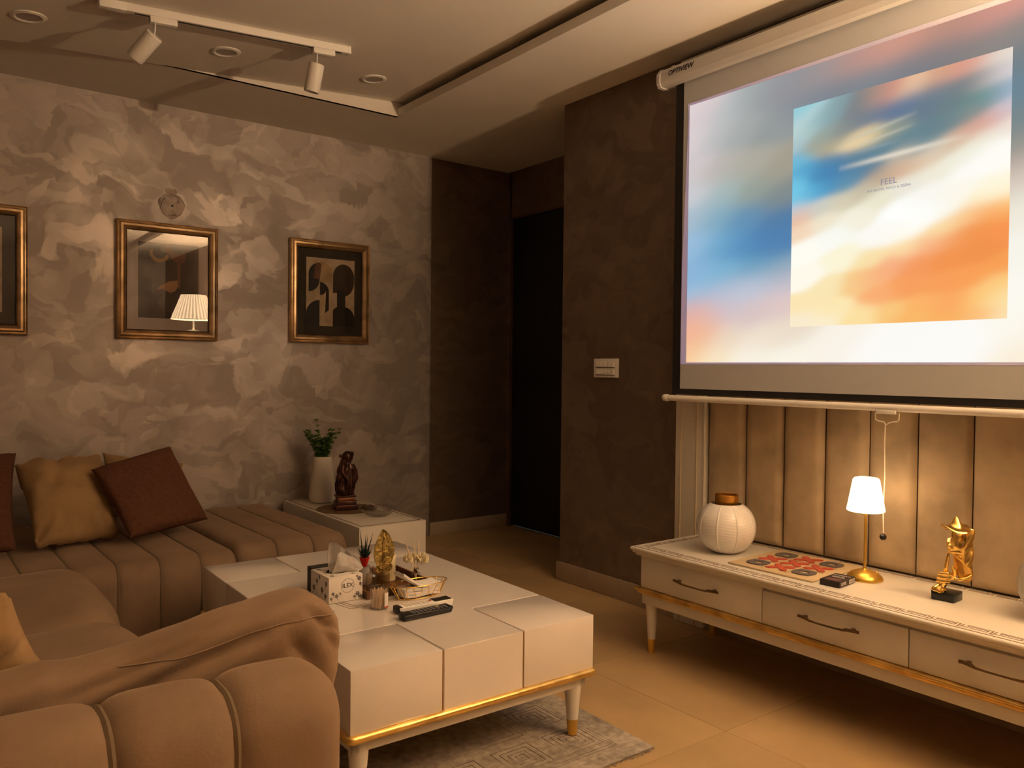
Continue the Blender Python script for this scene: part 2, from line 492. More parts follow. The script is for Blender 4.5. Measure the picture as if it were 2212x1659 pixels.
vs = [b.verts.new(p) for p in ((-1.2, 3.981, Z_C), (2.19, 3.981, Z_C), (2.45, 3.981, Z_C + .02), (2.45, 3.981, 2.64), (-1.2, 3.981, 2.60))]
f = b.faces.new(vs)
r = bmesh.ops.extrude_face_region(b, geom=[f])
for v in [g for g in r['geom'] if isinstance(g, bmesh.types.BMVert)]: v.co.y += .02
struct('trim_2', b, m_ceiling, sm=False)
struct('trim_3', box(2.45, 2.47, -1.6, 3.98, Z_C + .02, 2.66), m_ceiling, sm=False)

# skirting
struct('baseboard_right', box(X_R - .014, X_R, -2.3, 3.27, 0, .098, bev=.002), m_base)
struct('baseboard_alcove', box(2.80, 3.44, Y_L + .004, Y_L + .018, 0, .085, bev=.002), m_base)
struct('baseboard_door', box(3.426, 3.44, 3.27, 3.70, 0, .085, bev=.002), m_base)

# plastered corner bead at the end of the long wall
struct('trim_4', box(2.779, 2.787, Y_L - .003, Y_L + .018, 0, 2.52), m_plaster, sm=False)

# door: black leaf in a dark jamb, cool light under it
d = thing('door_1', None, None, (3.44, 3.75, 0))
d['kind'] = 'structure'
obj('door_leaf', box(.012, .045, .012, .822, .013, 2.185, bev=.002), m_black, d)
h = obj('door_handle', lathe([(.026, 0), (.026, .006), (.010, .010), (.010, .045)], 16), m_bronze, d)
h.matrix_local = T(.012, .075, 1.02) @ RY(-90)
bm = box(-.004, .06, .822, .838, 0, 2.20)
box(-.004, .06, -.02, .012, 0, 2.20, bm=bm)
box(-.004, .06, -.02, .838, 2.186, 2.202, bm=bm)
obj('door_jamb', bm, m_jamb, d, sm=False)
la = bpy.data.lights.new('hall_light', 'AREA')
la.energy = 2.2; la.color = (.35, .62, 1.0); la.shape = 'RECTANGLE'; la.size = .5; la.size_y = 1.0
lo = bpy.data.objects.new('hall_light', la); lo.location = (3.95, 4.1, 1.6); COL.objects.link(lo)

# ------------------------------------------------------------------ padded screen wall with a cream moulded frame
pw = thing('panelled_wall_frame', 'cream moulded frame round tall padded velvet panels behind the projection screen', 'wall panelling', (X_R, 0, 0))
def moulding(poly, bmx):
    return bmx
bm = box(-.030, 0, 2.264, 2.432, .0, 2.50, bev=.003)
box(-.034, -.026, 2.264, 2.274, .425, 2.34, bev=.003, bm=bm)
obj('frame_stile', bm, m_cream, pw)
bm = box(-.035, -.028, 2.396, 2.401, 0.0, 2.462, bev=.002)
box(-.035, -.028, 2.307, 2.312, 0.0, 2.372, bev=.002, bm=bm)
obj('moulding_bead', bm, m_beadg, pw)
bm = box(-.030, 0, .262, 2.262, 2.345, 2.50, bev=.003)
box(-.035, -.028, .3, 2.396, 2.457, 2.462, bev=.002, bm=bm)
box(-.035, -.028, .3, 2.307, 2.372, 2.377, bev=.002, bm=bm)
obj('frame_rail', bm, m_cream, pw)
obj('frame_stile', box(-.030, 0, .092, .262, .425, 2.50, bev=.003), m_cream, pw)
ys = [2.262, 2.067, 1.887, 1.708, 1.533, 1.36, 1.179, 1.0, .82, .64, .46, .262]
for k in range(len(ys) - 1):
    ya, yb = ys[k + 1] + .002, ys[k] - .002
    b = bmesh.new()
    n = 14
    rows = []
    zs = [.425] + [.435, .45] + [.45 + .13 * q for q in range(1, 15)] + [2.32, 2.34]
    for zi, z in enumerate(zs):
        row = []
        for i in range(n + 1):
            s = 2 * i / n - 1
            dz = 1 if 1 < zi < len(zs) - 2 else (.7 if zi in (1, len(zs) - 2) else .0)
            dep = .006 + .020 * (1 - abs(s) ** 8) * dz
            dep += .0018 * noise.noise(Vector((s * 2 + k * 7, z * 5, k)))
            row.append(b.verts.new((-dep, (ya + yb) / 2 + s * (yb - ya) / 2, z)))
        rows.append(row)
    for a in range(len(rows) - 1):
        for i in range(n):
            b.faces.new((rows[a][i], rows[a][i + 1], rows[a + 1][i + 1], rows[a + 1][i]))
    obj('padded_panel', b, m_panel, pw)

# ------------------------------------------------------------------ projection screen
XS = 2.66
sc = thing('projection_screen', 'large pull-down projection screen with a black border, showing a blurred orange and blue picture', 'projection screen', (XS, 1.4, 1.0))
def W2(bmx): return xf(bmx, T(-XS, -1.4, -1.0))
yl, yr = 2.368, .40
# case: flattened octagon
def case_prof(s=1.0):
    return [(-.030, -.038), (.020, -.038), (.036, -.022), (.036, .022), (.020, .038), (-.022, .038), (-.040, .016), (-.040, -.020)]
def extr_y(prof, y0, y1, cx, cz, bm=None, k=1.0):
    b = bmesh.new()
    A = [b.verts.new((cx + x * k, y0, cz + z * k)) for x, z in prof]
    B = [b.verts.new((cx + x * k, y1, cz + z * k)) for x, z in prof]
    n = len(prof)
    for i in range(n): b.faces.new((A[i], A[(i + 1) % n], B[(i + 1) % n], B[i]))
    b.faces.new(A[::-1]); b.faces.new(B)
    return join(bm, b)
obj('screen_case', W2(extr_y(case_prof(), yr - .05, 2.425, XS, 2.392)), m_case, sc, ang=20)
obj('end_cap', W2(extr_y(case_prof(), 2.425, 2.443, XS, 2.392, k=1.08)), m_case, sc, ang=20)
obj('end_cap', W2(extr_y(case_prof(), yr - .068, yr - .05, XS, 2.392, k=1.08)), m_case, sc, ang=20)
bm = box(XS + .02, X_R - .0, 2.40, 2.415, 2.425, 2.455)
box(XS - .01, XS + .03, 2.40, 2.415, 2.425, 2.435, bm=bm)
obj('wall_bracket', W2(bm), m_white, sc, sm=False)
tm = text_mesh('OPTIVIEW', .030, basis((0, -1, 0), (-.16, 0, 1), (XS - .0412, 2.312, 2.397)), shear=.35, bold=.0006)
tm.transform(T(-XS, -1.4, -1.0))
obj('case_lettering', tm, m_ink, sc)
obj('screen_border', W2(box(XS + .001, XS + .003, yr - .0, yl, 1.02, 2.37)), m_blackf, sc, sm=False)
obj('screen_fabric', W2(box(XS - .0002, XS + .001, yr + .042, yl - .045, 1.045, 2.37)), m_screen, sc, sm=False)
obj('bottom_bar', W2(xf(lathe([(.0125, 0), (.0125, 2.03)], 20), T(XS, 2.40, 1.003) @ RX(90))), m_white, sc)
for yy in (2.385, yr - .055):
    obj('bar_cap', W2(xf(lathe([(.013, 0), (.0155, .003), (.0155, .024), (.012, .03)], 20), T(XS, yy + .030, 1.003) @ RX(90))), m_white, sc)
# pull handle, cord and bead
bm = box(XS - .014, XS + .004, 1.372, 1.440, .982, .996, bev=.003)
obj('pull_bracket', W2(bm), m_white, sc)
obj('pull_handle', W2(tube([(XS - .006, 1.445, .986), (XS - .006, 1.444, .962), (XS - .006, 1.436, .957), (XS - .006, 1.415, .955), (XS - .006, 1.407, .944), (XS - .006, 1.398, .952), (XS - .006, 1.380, .957), (XS - .006, 1.368, .958), (XS - .006, 1.363, .964), (XS - .006, 1.362, .986)], .0022, 8)), m_cord, sc)
cp = [(XS - .006, 1.409 + .0015 * math.sin(k * .5), .946 - k * .0185) for k in range(21)]
obj('pull_cord', W2(tube(cp, .0022, 6)), m_cord, sc)
obj('cord_bead', W2(sphere((XS - .006, 1.410, .563), .0115, 16, 10)), m_blackp, sc)

def emis_vc(name, gain, cam_tint=1):
    m = bpy.data.materials.new(name)
    m.use_nodes = True
    nt = m.node_tree
    nt.nodes.clear()
    o = nt.nodes.new('ShaderNodeOutputMaterial')
    e = nt.nodes.new('ShaderNodeEmission')
    a = nt.nodes.new('ShaderNodeAttribute')
    a.attribute_name = 'pic'
    e.inputs[1].default_value = gain
    nt.links.new(a.outputs[0], e.inputs[0])
    nt.links.new(e.outputs[0], o.inputs[0])
    return m
m_proj = emis_vc('projected_light', SCREEN_GAIN)
def picture(name, samples, Y0, Y1, Z0, Z1, x, nx, ny, sig, streaks=()):
    b = bmesh.new()
    g = [[b.verts.new((x - XS, Y0 + (Y1 - Y0) * i / nx - 1.4, Z0 + (Z1 - Z0) * j / ny - 1.0)) for i in range(nx + 1)] for j in range(ny + 1)]
    for j in range(ny):
        for i in range(nx):
            b.faces.new((g[j][i], g[j][i + 1], g[j + 1][i + 1], g[j + 1][i]))
    me = bpy.data.meshes.new(name)
    b.to_mesh(me); b.free()
    at = me.color_attributes.new('pic', 'FLOAT_COLOR', 'POINT')
    asp = abs((Y1 - Y0) / (Z1 - Z0))
    smp = [(u * asp, v, lin(c)) for u, v, *c in samples]
    k = 0
    buf = [0.0] * (4 * len(me.vertices))
    for j in range(ny + 1):
        for i in range(nx + 1):
            u, v = i / nx * asp, j / ny
            sw = 0; r = g_ = bl = 0
            for (a, c, col) in smp:
                du, dv = u - a, v - c
                # stretched along the up-right diagonal of the picture
                p_ = du * .97 + dv * .24; q_ = -du * .24 + dv * .97
                w = math.exp(-(p_ * p_ / (sig * 1.5) ** 2 + q_ * q_ / (sig * .8) ** 2)) + 1e-9
                sw += w; r += w * col[0]; g_ += w * col[1]; bl += w * col[2]
            r /= sw; g_ /= sw; bl /= sw
            for (a0, c0, a1, c1, wd, col, st) in streaks:
                dx, dy = a1 - a0, c1 - c0
                tt = max(0, min(1, ((u - a0) * dx + (v - c0) * dy) / (dx * dx + dy * dy)))
                dd = math.hypot(u - a0 - tt * dx, v - c0 - tt * dy)
                w = st * math.exp(-(dd / wd) ** 2) * math.sin(PI * (.08 + .84 * tt)) ** 1.2
                r += (col[0] - r) * w; g_ += (col[1] - g_) * w; bl += (col[2] - bl) * w
            buf[4 * k:4 * k + 4] = (r, g_, bl, 1)
            k += 1
    at.data.foreach_set('color', buf)
    return obj(name, me, m_proj, sc)
picture('projected_backdrop', BG, 2.29, .545, 1.157, 2.246, XS - .0012, 110, 70, .06)
L_ = lin
picture('projected_cover', ART, 1.787, 1.04, 1.29, 2.106, XS - .0020, 150, 160, .045,
        streaks=[(.20, .765, .40, .79, .022, L_((232, 208, 165)), .8), (.24, .79, .56, .845, .008, L_((200, 198, 180)), .6), (.32, .765, .55, .80, .007, L_((205, 200, 185)), .5),
                 (.24, .683, .76, .708, .011, L_((232, 222, 205)), .85), (.30, .735, .50, .750, .006, L_((150, 165, 172)), .5)])
tt = M('cover_lettering', (.02, .02, .03), .8, emit=L_((140, 142, 160)), es=.40)
for body, size, z in (('FEEL', .030, 1.770), ('AVI SNOW, MVCA & ZEEBA', .0125, 1.747)):
    me = text_mesh(body, size, basis((0, -1, 0), (0, 0, 1), (XS - .0028, 1.416, z)), ext=.0002)
    me.transform(T(-XS, -1.4, -1.0))
    obj('cover_lettering', me, tt, sc)
b = bmesh.new()
vs = [b.verts.new((-.0007, y - 1.4, z - 1.0)) for y, z in ((2.322, 1.150), (2.321, 1.55), (2.296, 2.20), (2.300, 2.256), (.53, 2.268), (.53, 1.148))]
b.faces.new(vs)
obj('projector_overspill', b, M('projector_black_level', (.6, .6, .6), .8, emit=L_((118, 108, 158)), es=.20), sc, sm=False)
# ------------------------------------------------------------------ channel-tufted upholstery
def rprof(pts, seg=7):
    """pts: (a, z, radius) corner points -> dense list of (a, z, na, nz), outward = left of travel"""
    out = []
    n = len(pts)
    for i, (a, z, r) in enumerate(pts):
        p = Vector((a, z))
        if r <= 0 or i in (0, n - 1):
            q = Vector(pts[1][:2]) if i == 0 else Vector(pts[i - 1][:2])
            d = (q - p).normalized() if i == 0 else (p - q).normalized()
            out.append((a, z, -d.y, d.x))
            continue
        d0 = (p - Vector(pts[i - 1][:2])).normalized()
        d1 = (Vector(pts[i + 1][:2]) - p).normalized()
        ang = math.acos(max(-1, min(1, d0.dot(d1))))
        tl = r * math.tan(ang / 2)
        s = p - d0 * tl
        n0 = Vector((-d0.y, d0.x))
        c = s - n0 * r
        turn = -1 if d0.x * d1.y - d0.y * d1.x < 0 else 1
        if turn > 0:
            c = s + n0 * r
        for k in range(seg + 1):
            th = turn * ang * k / seg
            nn = Vector((n0.x * math.cos(th) - n0.y * math.sin(th), n0.x * math.sin(th) + n0.y * math.cos(th)))
            out.append((c.x + nn.x * r * (-turn), c.y + nn.y * r * (-turn), nn.x, nn.y) if turn > 0 else (c.x + nn.x * r, c.y + nn.y * r, nn.x, nn.y))
    res = [out[0]]
    for q in out[1:]:
        p = res[-1]
        L = math.hypot(q[0] - p[0], q[1] - p[1])
        m = max(1, int(L / .05))
        for k in range(1, m + 1):
            t = k / m
            res.append(tuple(p[j] + (q[j] - p[j]) * t for j in range(4)))
    return res

def channels(parent, prof, seams, mat, axis='x', dep=.020, endr=.045, name='channel', org=(0, 0, 0), pipe=.0045, r_start=True, r_end=True, pw_=4, nz=.002):
    P = rprof(prof)
    ns = len(seams) - 1
    def pos(t, a, z):
        v = (t, a, z) if axis == 'x' else (a, t, z)
        return Vector((v[0] - org[0], v[1] - org[1], v[2] - org[2]))
    for c in range(ns):
        t0, t1 = seams[c], seams[c + 1]
        w = t1 - t0
        rs = r_start and c == 0
        re = r_end and c == ns - 1
        us = []
        K = 14
        for i in range(K + 1):
            us.append(.5 - .5 * math.cos(PI * i / K))
        b = bmesh.new()
        rows = []
        for u in us:
            s = 2 * u - 1
            side_l = s < 0
            d = dep * abs(s) ** pw_
            x = u * w
            if (side_l and rs) or (not side_l and re):
                e = x if side_l else w - x
                d = dep * .25 * abs(s) ** 2
                if e < endr:
                    d += endr - math.sqrt(max(0, endr ** 2 - (endr - e) ** 2))
            row = []
            for k, (a, z, na, nz_) in enumerate(P):
                t = t0 + x
                q = noise.noise(Vector((t * 6, a * 5, z * 5))) * nz * 2 * (1 - abs(s) ** 3)
                crease = 0
                if not ((side_l and rs) or (not side_l and re)):
                    crease = -.0022 * max(0, abs(s) - .55) * (1 + math.sin(k * 2.1 + c * 3 + 3 * noise.noise(Vector((k * .7, c, 0)))))
                row.append(b.verts.new(pos(t, a - na * (d - q - crease), z - nz_ * (d - q - crease))))
            rows.append(row)
        for i in range(len(rows) - 1):
            for k in range(len(P) - 1):
                b.faces.new((rows[i][k], rows[i][k + 1], rows[i + 1][k + 1], rows[i + 1][k]))
        b.faces.new(rows[0][::-1])
        b.faces.new(rows[-1])
        obj(name, b, mat, parent, ang=60)
        if c < ns - 1:
            pts = [pos(t1, a - na * (dep - pipe * .2), z - nz_ * (dep - pipe * .2)) for (a, z, na, nz_) in P]
            obj('piping', tube(pts, pipe, 6), m_pipe, parent)

# long sofa against the plaster wall: seat only (its backs are the loose cushions)
sofa = thing('sofa', 'long tan velvet channel-tufted seat along the plaster wall under the framed pictures', 'sofa', (.2, 4.0, 0))
so = (.2, 4.0, 0)
seams = [-1.12 + .0, -.95, -.79, -.63, -.47, -.31, -.15, .01, .17, .335, .49, .645, .80, .955, 1.105]
channels(sofa, [(4.575, .03, 0), (4.575, .345, .06), (3.33, .362, .075), (3.30, .03, 0)][::-1] if False else [(3.335, .035, 0), (3.315, .362, .085), (4.575, .335, .05), (4.575, .035, 0)],
         seams, m_velvet, org=so, dep=.011, pw_=6)
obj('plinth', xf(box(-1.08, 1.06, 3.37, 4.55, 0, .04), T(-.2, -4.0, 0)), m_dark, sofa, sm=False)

ott = thing('ottoman', 'tan velvet pouf of three channels between the long sofa and the white side table', 'ottoman', (1.385, 4.0, 0))
channels(ott, [(3.435, .035, 0), (3.405, .358, .08), (4.545, .340, .05), (4.545, .035, 0)], [1.125, 1.305, 1.475, 1.645], m_velvet, org=(1.385, 4.0, 0), dep=.011, pw_=6)
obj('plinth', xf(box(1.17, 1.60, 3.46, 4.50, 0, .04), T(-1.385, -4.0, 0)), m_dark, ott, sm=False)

cs = thing('chaise_seat', 'wide tan velvet middle section of two plump channels joining both sofas', 'sofa', (-.2, 2.6, 0))
channels(cs, [(-.95, .035, 0), (-.95, .36, .08), (.535, .415, .13), (.575, .035, 0)], [1.93, 2.60, 3.285], m_velvet, axis='y', dep=.05, endr=.10, org=(-.2, 2.6, 0), pipe=.004, pw_=3.2)
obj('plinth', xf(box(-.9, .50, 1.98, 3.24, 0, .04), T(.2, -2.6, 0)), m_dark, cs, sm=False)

# near sofa, seen from behind: channelled back, hidden seat and arm
ns_ = thing('sofa', 'near tan velvet sofa seen from behind, its rounded channelled back crossing the lower left corner', 'sofa', (0, 1.4, 0))
nso = (0, 1.4, 0)
channels(ns_, [(1.222, .035, 0), (1.215, .612, .085), (1.42, .612, .085), (1.44, .20, 0)], [-.90, -.66, -.50, -.31, -.125, .06, .232, .407, .594], m_velvet, org=nso, dep=.017, endr=.060, pipe=.0062, name='back_channel', pw_=5)
bm = box(-.86, .57, 1.40, 1.90, .035, .36, bev=.05, seg=4)
obj('seat', xf(bm, T(0, -1.4, 0)), m_velvet, ns_)
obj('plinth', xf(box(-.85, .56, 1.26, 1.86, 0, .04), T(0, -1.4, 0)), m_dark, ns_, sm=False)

# ------------------------------------------------------------------ cushions
def pillow(name, label, corners, thick, mat, group=None, seed=0, wr=.006, n=26, pinch=.07, cat='cushion', flat=.42, side=.012):
    TL, TR, BR, BL = [Vector(c) for c in corners]
    cen = (TL + TR + BR + BL) / 4
    nrm = (TR - TL).cross(BL - TL).normalized()
    b = bmesh.new()
    def at(u, v, sgn):
        uu = u * (1 - pinch * (1 - v * v) * abs(u) ** 2)
        vv = v * (1 - pinch * (1 - u * u) * abs(v) ** 2)
        a, c = (uu + 1) / 2, (vv + 1) / 2
        p = (TL * (1 - a) + TR * a) * (1 - c) + (BL * (1 - a) + BR * a) * c
        h = thick / 2 * max(0, (1 - u ** 4) * (1 - v ** 4)) ** flat
        q = Vector((u * 2 + seed * 3, v * 2, seed + sgn))
        edge = max(abs(u), abs(v))
        w = wr * noise.noise(q * 1.3) * 1.6
        # folds running in from the corners
        rr = math.atan2(v, u)
        w += wr * .9 * edge ** 3 * math.sin(rr * 23 + 4 * noise.noise(q)) * (1 - edge ** 8)
        h = h + (w if h > thick * .12 else 0)
        return p + nrm * h * sgn
    G = {}
    for s in (1, -1):
        for j in range(n + 1):
            for i in range(n + 1):
                if s == -1 and (i in (0, n) or j in (0, n)):
                    G[s, i, j] = G[1, i, j]
                else:
                    u = math.sin((2 * i / n - 1) * PI / 2); v = math.sin((2 * j / n - 1) * PI / 2)
                    u = .5 * u + .5 * (2 * i / n - 1); v = .5 * v + .5 * (2 * j / n - 1)
                    G[s, i, j] = b.verts.new(at(u, v, s) - cen)
        for j in range(n):
            for i in range(n):
                f = (G[s, i, j], G[s, i + 1, j], G[s, i + 1, j + 1], G[s, i, j + 1])
                b.faces.new(f if s == 1 else f[::-1])
    o = obj(name, b, mat, ang=80)
    o.location = cen
    return tag(o, label, cat, group)

pillow('cushion', 'dark brown square cushion cut off by the left frame edge, leaning on the plaster wall', [(-.06, 4.13, .690), (.385, 4.11, .730), (.345, 3.66, .392), (-.10, 3.66, .39)], .11, m_brown, seed=1, wr=.002)
pillow('cushion', 'plump tan velvet cushion between the two dark brown cushions on the long sofa', [(.373, 4.06, .684), (.720, 4.12, .697), (.738, 3.78, .392), (.415, 3.69, .385)], .14, m_velvet2, seed=2, wr=.018, pinch=.05)
pillow('cushion', 'tan velvet cushion mostly hidden behind the tilted dark brown cushion', [(.783, 4.43, .682), (1.170, 4.43, .606), (1.128, 4.30, .385), (.779, 4.30, .385)], .10, m_velvet2, seed=3, wr=.008)
pillow('cushion', 'dark brown square cushion tilted on one corner, rightmost on the long sofa', [(.647, 3.91, .661), (.997, 4.00, .738), (1.117, 3.81, .410), (.748, 3.62, .397)], .10, m_brown, seed=4, wr=.002, pinch=.04)
pillow('cushion', 'small tan velvet cushion standing at the left frame edge behind the near back cushion', [(-.20, 1.80, .625), (.160, 1.80, .672), (.260, 1.96, .43), (-.20, 1.96, .42)], .14, m_velvet2, seed=5, wr=.010, pinch=.05)

# big loose back cushion of the near sofa
def big_cushion():
    b = bmesh.new()
    x0, x1, n1, n2, n3 = -.62, .703, 110, 30, 44
    H = .30; D = .155
    # ring cross-section in local (d, h) around, swept in x
    rows = []
    K = 80
    for i in range(n1 + 1):
        t = i / n1
        x = x0 + (x1 - x0) * t
        e = min(x - x0, x1 - x)
        k = 1.0
        er = .05
        if e < er: k = math.sqrt(max(0.0, 1 - (1 - e / er) ** 2))
        shr = (1 - k) * .045
        top = .612 + .060 * (lambda q: q * q * (3 - 2 * q))(min(1, max(0, (x - .20) / .34)))
        if x > .60: top -= .035 * ((x - .60) / .10) ** 2
        bot = .375
        row = []
        for j in range(K):
            a = 2 * PI * j / K
            ca, sa = math.cos(a), math.sin(a)
            ex = .55
            d = (abs(ca) ** ex) * (1 if ca > 0 else -1) * (D / 2 - shr)
            h = (abs(sa) ** ex) * (1 if sa > 0 else -1) * ((top - bot) / 2 - shr)
            zz = (top + bot) / 2 + h
            yy = 1.555 + d - (zz - .5) * .22
            p = Vector((x, yy, zz))
            # drape folds: ridges that run from upper right to lower left on the near face
            q = (x * .75 - zz * 1.25)
            w = 0
            fade = max(0, min(1, (.66 - abs(zz - .56)) * 3))
            w += .012 * noise.noise(Vector((q * 9, x * 1.4, 3))) * fade
            w += .006 * noise.noise(Vector((q * 24, x * 3, 7)))
            # deep crease
            for (cx0, cz0, cx1, cz1, dp, wd) in ((.52, .625, .34, .57, .016, .012), (.34, .57, .08, .47, .022, .013), (.69, .60, .61, .655, .012, .009), (.60, .585, .42, .50, .014, .018), (.40, .635, .20, .575, .014, .012), (.70, .53, .64, .63, .012, .009), (.66, .50, .58, .61, .012, .012), (.60, .655, .50, .60, .010, .010), (.20, .60, .02, .52, .010, .014), (.50, .56, .40, .47, .010, .014)):
                dx, dz = cx1 - cx0, cz1 - cz0
                tt_ = max(0, min(1, ((x - cx0) * dx + (zz - cz0) * dz) / (dx * dx + dz * dz)))
                dd = math.hypot(x - cx0 - tt_ * dx, zz - cz0 - tt_ * dz)
                if ca < .3:
                    w -= dp * math.exp(-(dd / wd) ** 2) * math.sin(PI * (.1 + .8 * tt_))
            nn = Vector((0, ca, sa)).normalized()
            p += nn * w
            row.append(b.verts.new(p - Vector((0, 1.5, 0))))
        rows.append(row)
    for i in range(n1):
        for j in range(K):
            b.faces.new((rows[i][j], rows[i][(j + 1) % K], rows[i + 1][(j + 1) % K], rows[i + 1][j]))
    b.faces.new(rows[0][::-1]); b.faces.new(rows[-1])
    return b
bcr = thing('back_cushion', 'long creased tan velvet back cushion leaning over the near sofa back', 'cushion', (0, 1.5, 0))
bb = big_cushion()
bv = BVHTree.FromBMesh(bb)
sm_pts = []
for k in range(26):
    x = .700 - k * .0165
    z = .628 - .00 * k + .010 * math.sin(k * .25) - .0016 * max(0, k - 12)
    hit = bv.ray_cast(Vector((x, -1.0, z)), Vector((0, 1, 0)))
    if hit[0]: sm_pts.append(hit[0] + Vector((0, -.0008, 0)))
obj('cover', bb, m_velvet, bcr, ang=80)
obj('seam', tube(sm_pts, .0015, 6), m_velvet, bcr)

# ------------------------------------------------------------------ coffee table
ct = thing('coffee_table', 'low glossy cream coffee table with nine block grooves, gold trim and tapered legs', 'coffee table', (1.272, 2.415, .0080), math.radians(-.5))
ct['label'] = 'low glossy cream coffee table with grooved corner blocks and gold trim on the rug'
hx, hy = .400, .628
zt, zb = .369, .204
g = .0022
cx, cy = .134, .363
def blk(x0, x1, y0, y1): return box(x0, x1, y0, y1, zb, zt, bev=.0018, seg=2)
for sx in (-1, 1):
    for sy in (-1, 1):
        xa, xb = sorted((sx * (cx + g), sx * hx)); ya, yb = sorted((sy * (cy + g), sy * hy))
        obj('corner_block', blk(xa, xb, ya, yb), m_gloss, ct)
poly = [(-cx + g, -hy), (cx - g, -hy), (cx - g, -cy + g), (hx, -cy + g), (hx, cy - g), (cx - g, cy - g), (cx - g, hy), (-cx + g, hy), (-cx + g, cy - g), (-hx, cy - g), (-hx, -cy + g), (-cx + g, -cy + g)]
b = xf(prism(poly, zt - zb), T(0, 0, zb))
bmesh.ops.bevel(b, geom=[e for e in b.edges], offset=.0018, segments=2, affect='EDGES')
obj('centre_block', b, m_gloss, ct)
obj('groove_lining', box(-hx + .003, hx - .003, -hy + .003, hy - .003, zb + .001, zt - .004), m_groove, ct, sm=False)
def rounded_frame(hx, hy, z, r, zs=1.0, rc=.012):
    pts = []
    for (sx, sy, a0) in ((1, -1, -90), (1, 1, 0), (-1, 1, 90), (-1, -1, 180)):
        for k in range(6):
            a = math.radians(a0 + 90 * k / 5)
            pts.append((sx * (hx - rc) + rc * math.cos(a), sy * (hy - rc) + rc * math.sin(a), z))
    return pts
b = tube(rounded_frame(hx + .002, hy + .002, .196, .013), .0115, 12, closed=True)
box(-hx, hx, -hy, hy, .186, .206, bm=b)
obj('gold_trim', b, m_goldp, ct)
b = box(-.385, .385, -.610, -.590, .152, .188, bev=.001)
box(-.385, .385, .590, .610, .152, .188, bev=.001, bm=b)
box(-.385, -.365, -.610, .610, .152, .188, bev=.001, bm=b)
box(.365, .385, -.610, .610, .152, .188, bev=.001, bm=b)
obj('apron', b, m_cream, ct)
for sx in (-1, 1):
    for sy in (-1, 1):
        lg = obj('leg', lathe([(.0175, .048), (.020, .08), (.027, .155), (.028, .188)], 20), m_cream, ct)
        lg.location = (sx * .357, sy * .585, 0)
        tp = obj('leg_tip', lathe([(.0145, 0), (.0178, .048), (.0178, .0485)], 20), m_goldd, lg)
# fine hexagonal line inlay in the middle of the top
b = bmesh.new()
for q in range(3):
    s = .155 + q * .012; e = .145 + q * .012
    hexp = [(-s, .0, zt + .0002), (-s + .03, -e + .03, zt + .0002), (s - .03, -e + .03, zt + .0002), (s, 0, zt + .0002), (s - .03, e - .03, zt + .0002), (-s + .03, e - .03, zt + .0002)]
    b = tube(hexp, .0009, 4, closed=True, bm=b)
xf(b, T(-.03, -.02, 0))
obj('line_inlay', b, m_inlay, ct)

# ------------------------------------------------------------------ side table
st = thing('side_table', 'square white side table in the corner with a dark inlaid line round its top', 'side table', (1.948, 4.045, 0))
obj('body', xf(box(1.760, 2.136, 3.552, 4.54, .02, .34, bev=.002), T(-1.948, -4.045, 0)), m_cream, st)
b = tube([(1.782, 3.575, .3402), (2.114, 3.575, .3402), (2.114, 4.51, .3402), (1.782, 4.51, .3402)], .0022, 4, closed=True)
obj('top_inlay', xf(b, T(-1.948, -4.045, 0)), m_inlay, st)
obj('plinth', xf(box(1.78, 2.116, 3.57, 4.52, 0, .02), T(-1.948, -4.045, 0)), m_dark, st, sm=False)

# ------------------------------------------------------------------ media console
cn = thing('media_console', 'long low cream media console with gold trim and a key pattern round its top', 'media console', (2.56, 1.0, 0))
def C_(b): return xf(b, T(-2.56, -1.0, 0))
y0c, y1c = -.16, 2.232
obj('carcass', C_(box(2.350, 2.782, y0c, y1c, .258, .392, bev=.001)), m_cream, cn)
# moulded top: stacked profile
b = box(2.305, 2.784, y0c - .02, 2.262, .405, .420, bev=.006, seg=3)
box(2.312, 2.784, y0c - .014, 2.256, .396, .409, bev=.005, seg=3, bm=b)
box(2.322, 2.784, y0c - .008, 2.246, .386, .399, bev=.004, seg=2, bm=b)
obj('moulded_top', C_(b), m_cream, cn)
b = tube([(2.318, 2.250, .4202), (2.318, y0c - .01, .4202)], .0013, 4)
obj('top_scribe_line', C_(b), m_inlay, cn)
# drawers
ds = [y1c - .004, 1.660, 1.157, .655, .152]
b_h = None
for k in range(5):
    ya = ds[k + 1] + .002 if k < 4 else y0c + .003
    yb = ds[k] - .002
    dr = obj('drawer', C_(box(2.334, 2.352, ya, yb, .261, .374 if k else .384, bev=.0012)), m_cream, cn)
    if k == 4: continue
    ym = (ya + yb) / 2 + (.000 if k else -.003)
    hw = .096
    z = .327
    b = tube([(2.320, ym - hw, z), (2.312, ym - hw * .7, z + .000), (2.310, ym - hw * .6, z - .003), (2.309, ym - .03, z - .004), (2.309, ym + .03, z - .004), (2.310, ym + hw * .6, z - .003), (2.312, ym + hw * .7, z), (2.320, ym + hw, z)],
             [.0045, .0058, .0040, .0032, .0032, .0040, .0058, .0045], 8)
    for s in (-1, 1):
        box(2.312, 2.336, ym + s * hw * .86 - .006, ym + s * hw * .86 + .006, z - .004, z + .005, bev=.0015, bm=b)
        box(2.318, 2.323, ym + s * hw - .010, ym + s * hw + .010, z - .005, z + .005, bev=.0015, bm=b)
    obj('handle', C_(b), m_bronze, dr)
b = box(2.318, 2.784, y0c - .012, 2.248, .247, .259, bev=.005, seg=3)
box(2.326, 2.784, y0c - .006, 2.240, .236, .250, bev=.005, seg=3, bm=b)
obj('gold_trim', C_(b), m_goldp, cn)
b = box(2.338, 2.355, y0c + .01, 2.222, .196, .238, bev=.001)
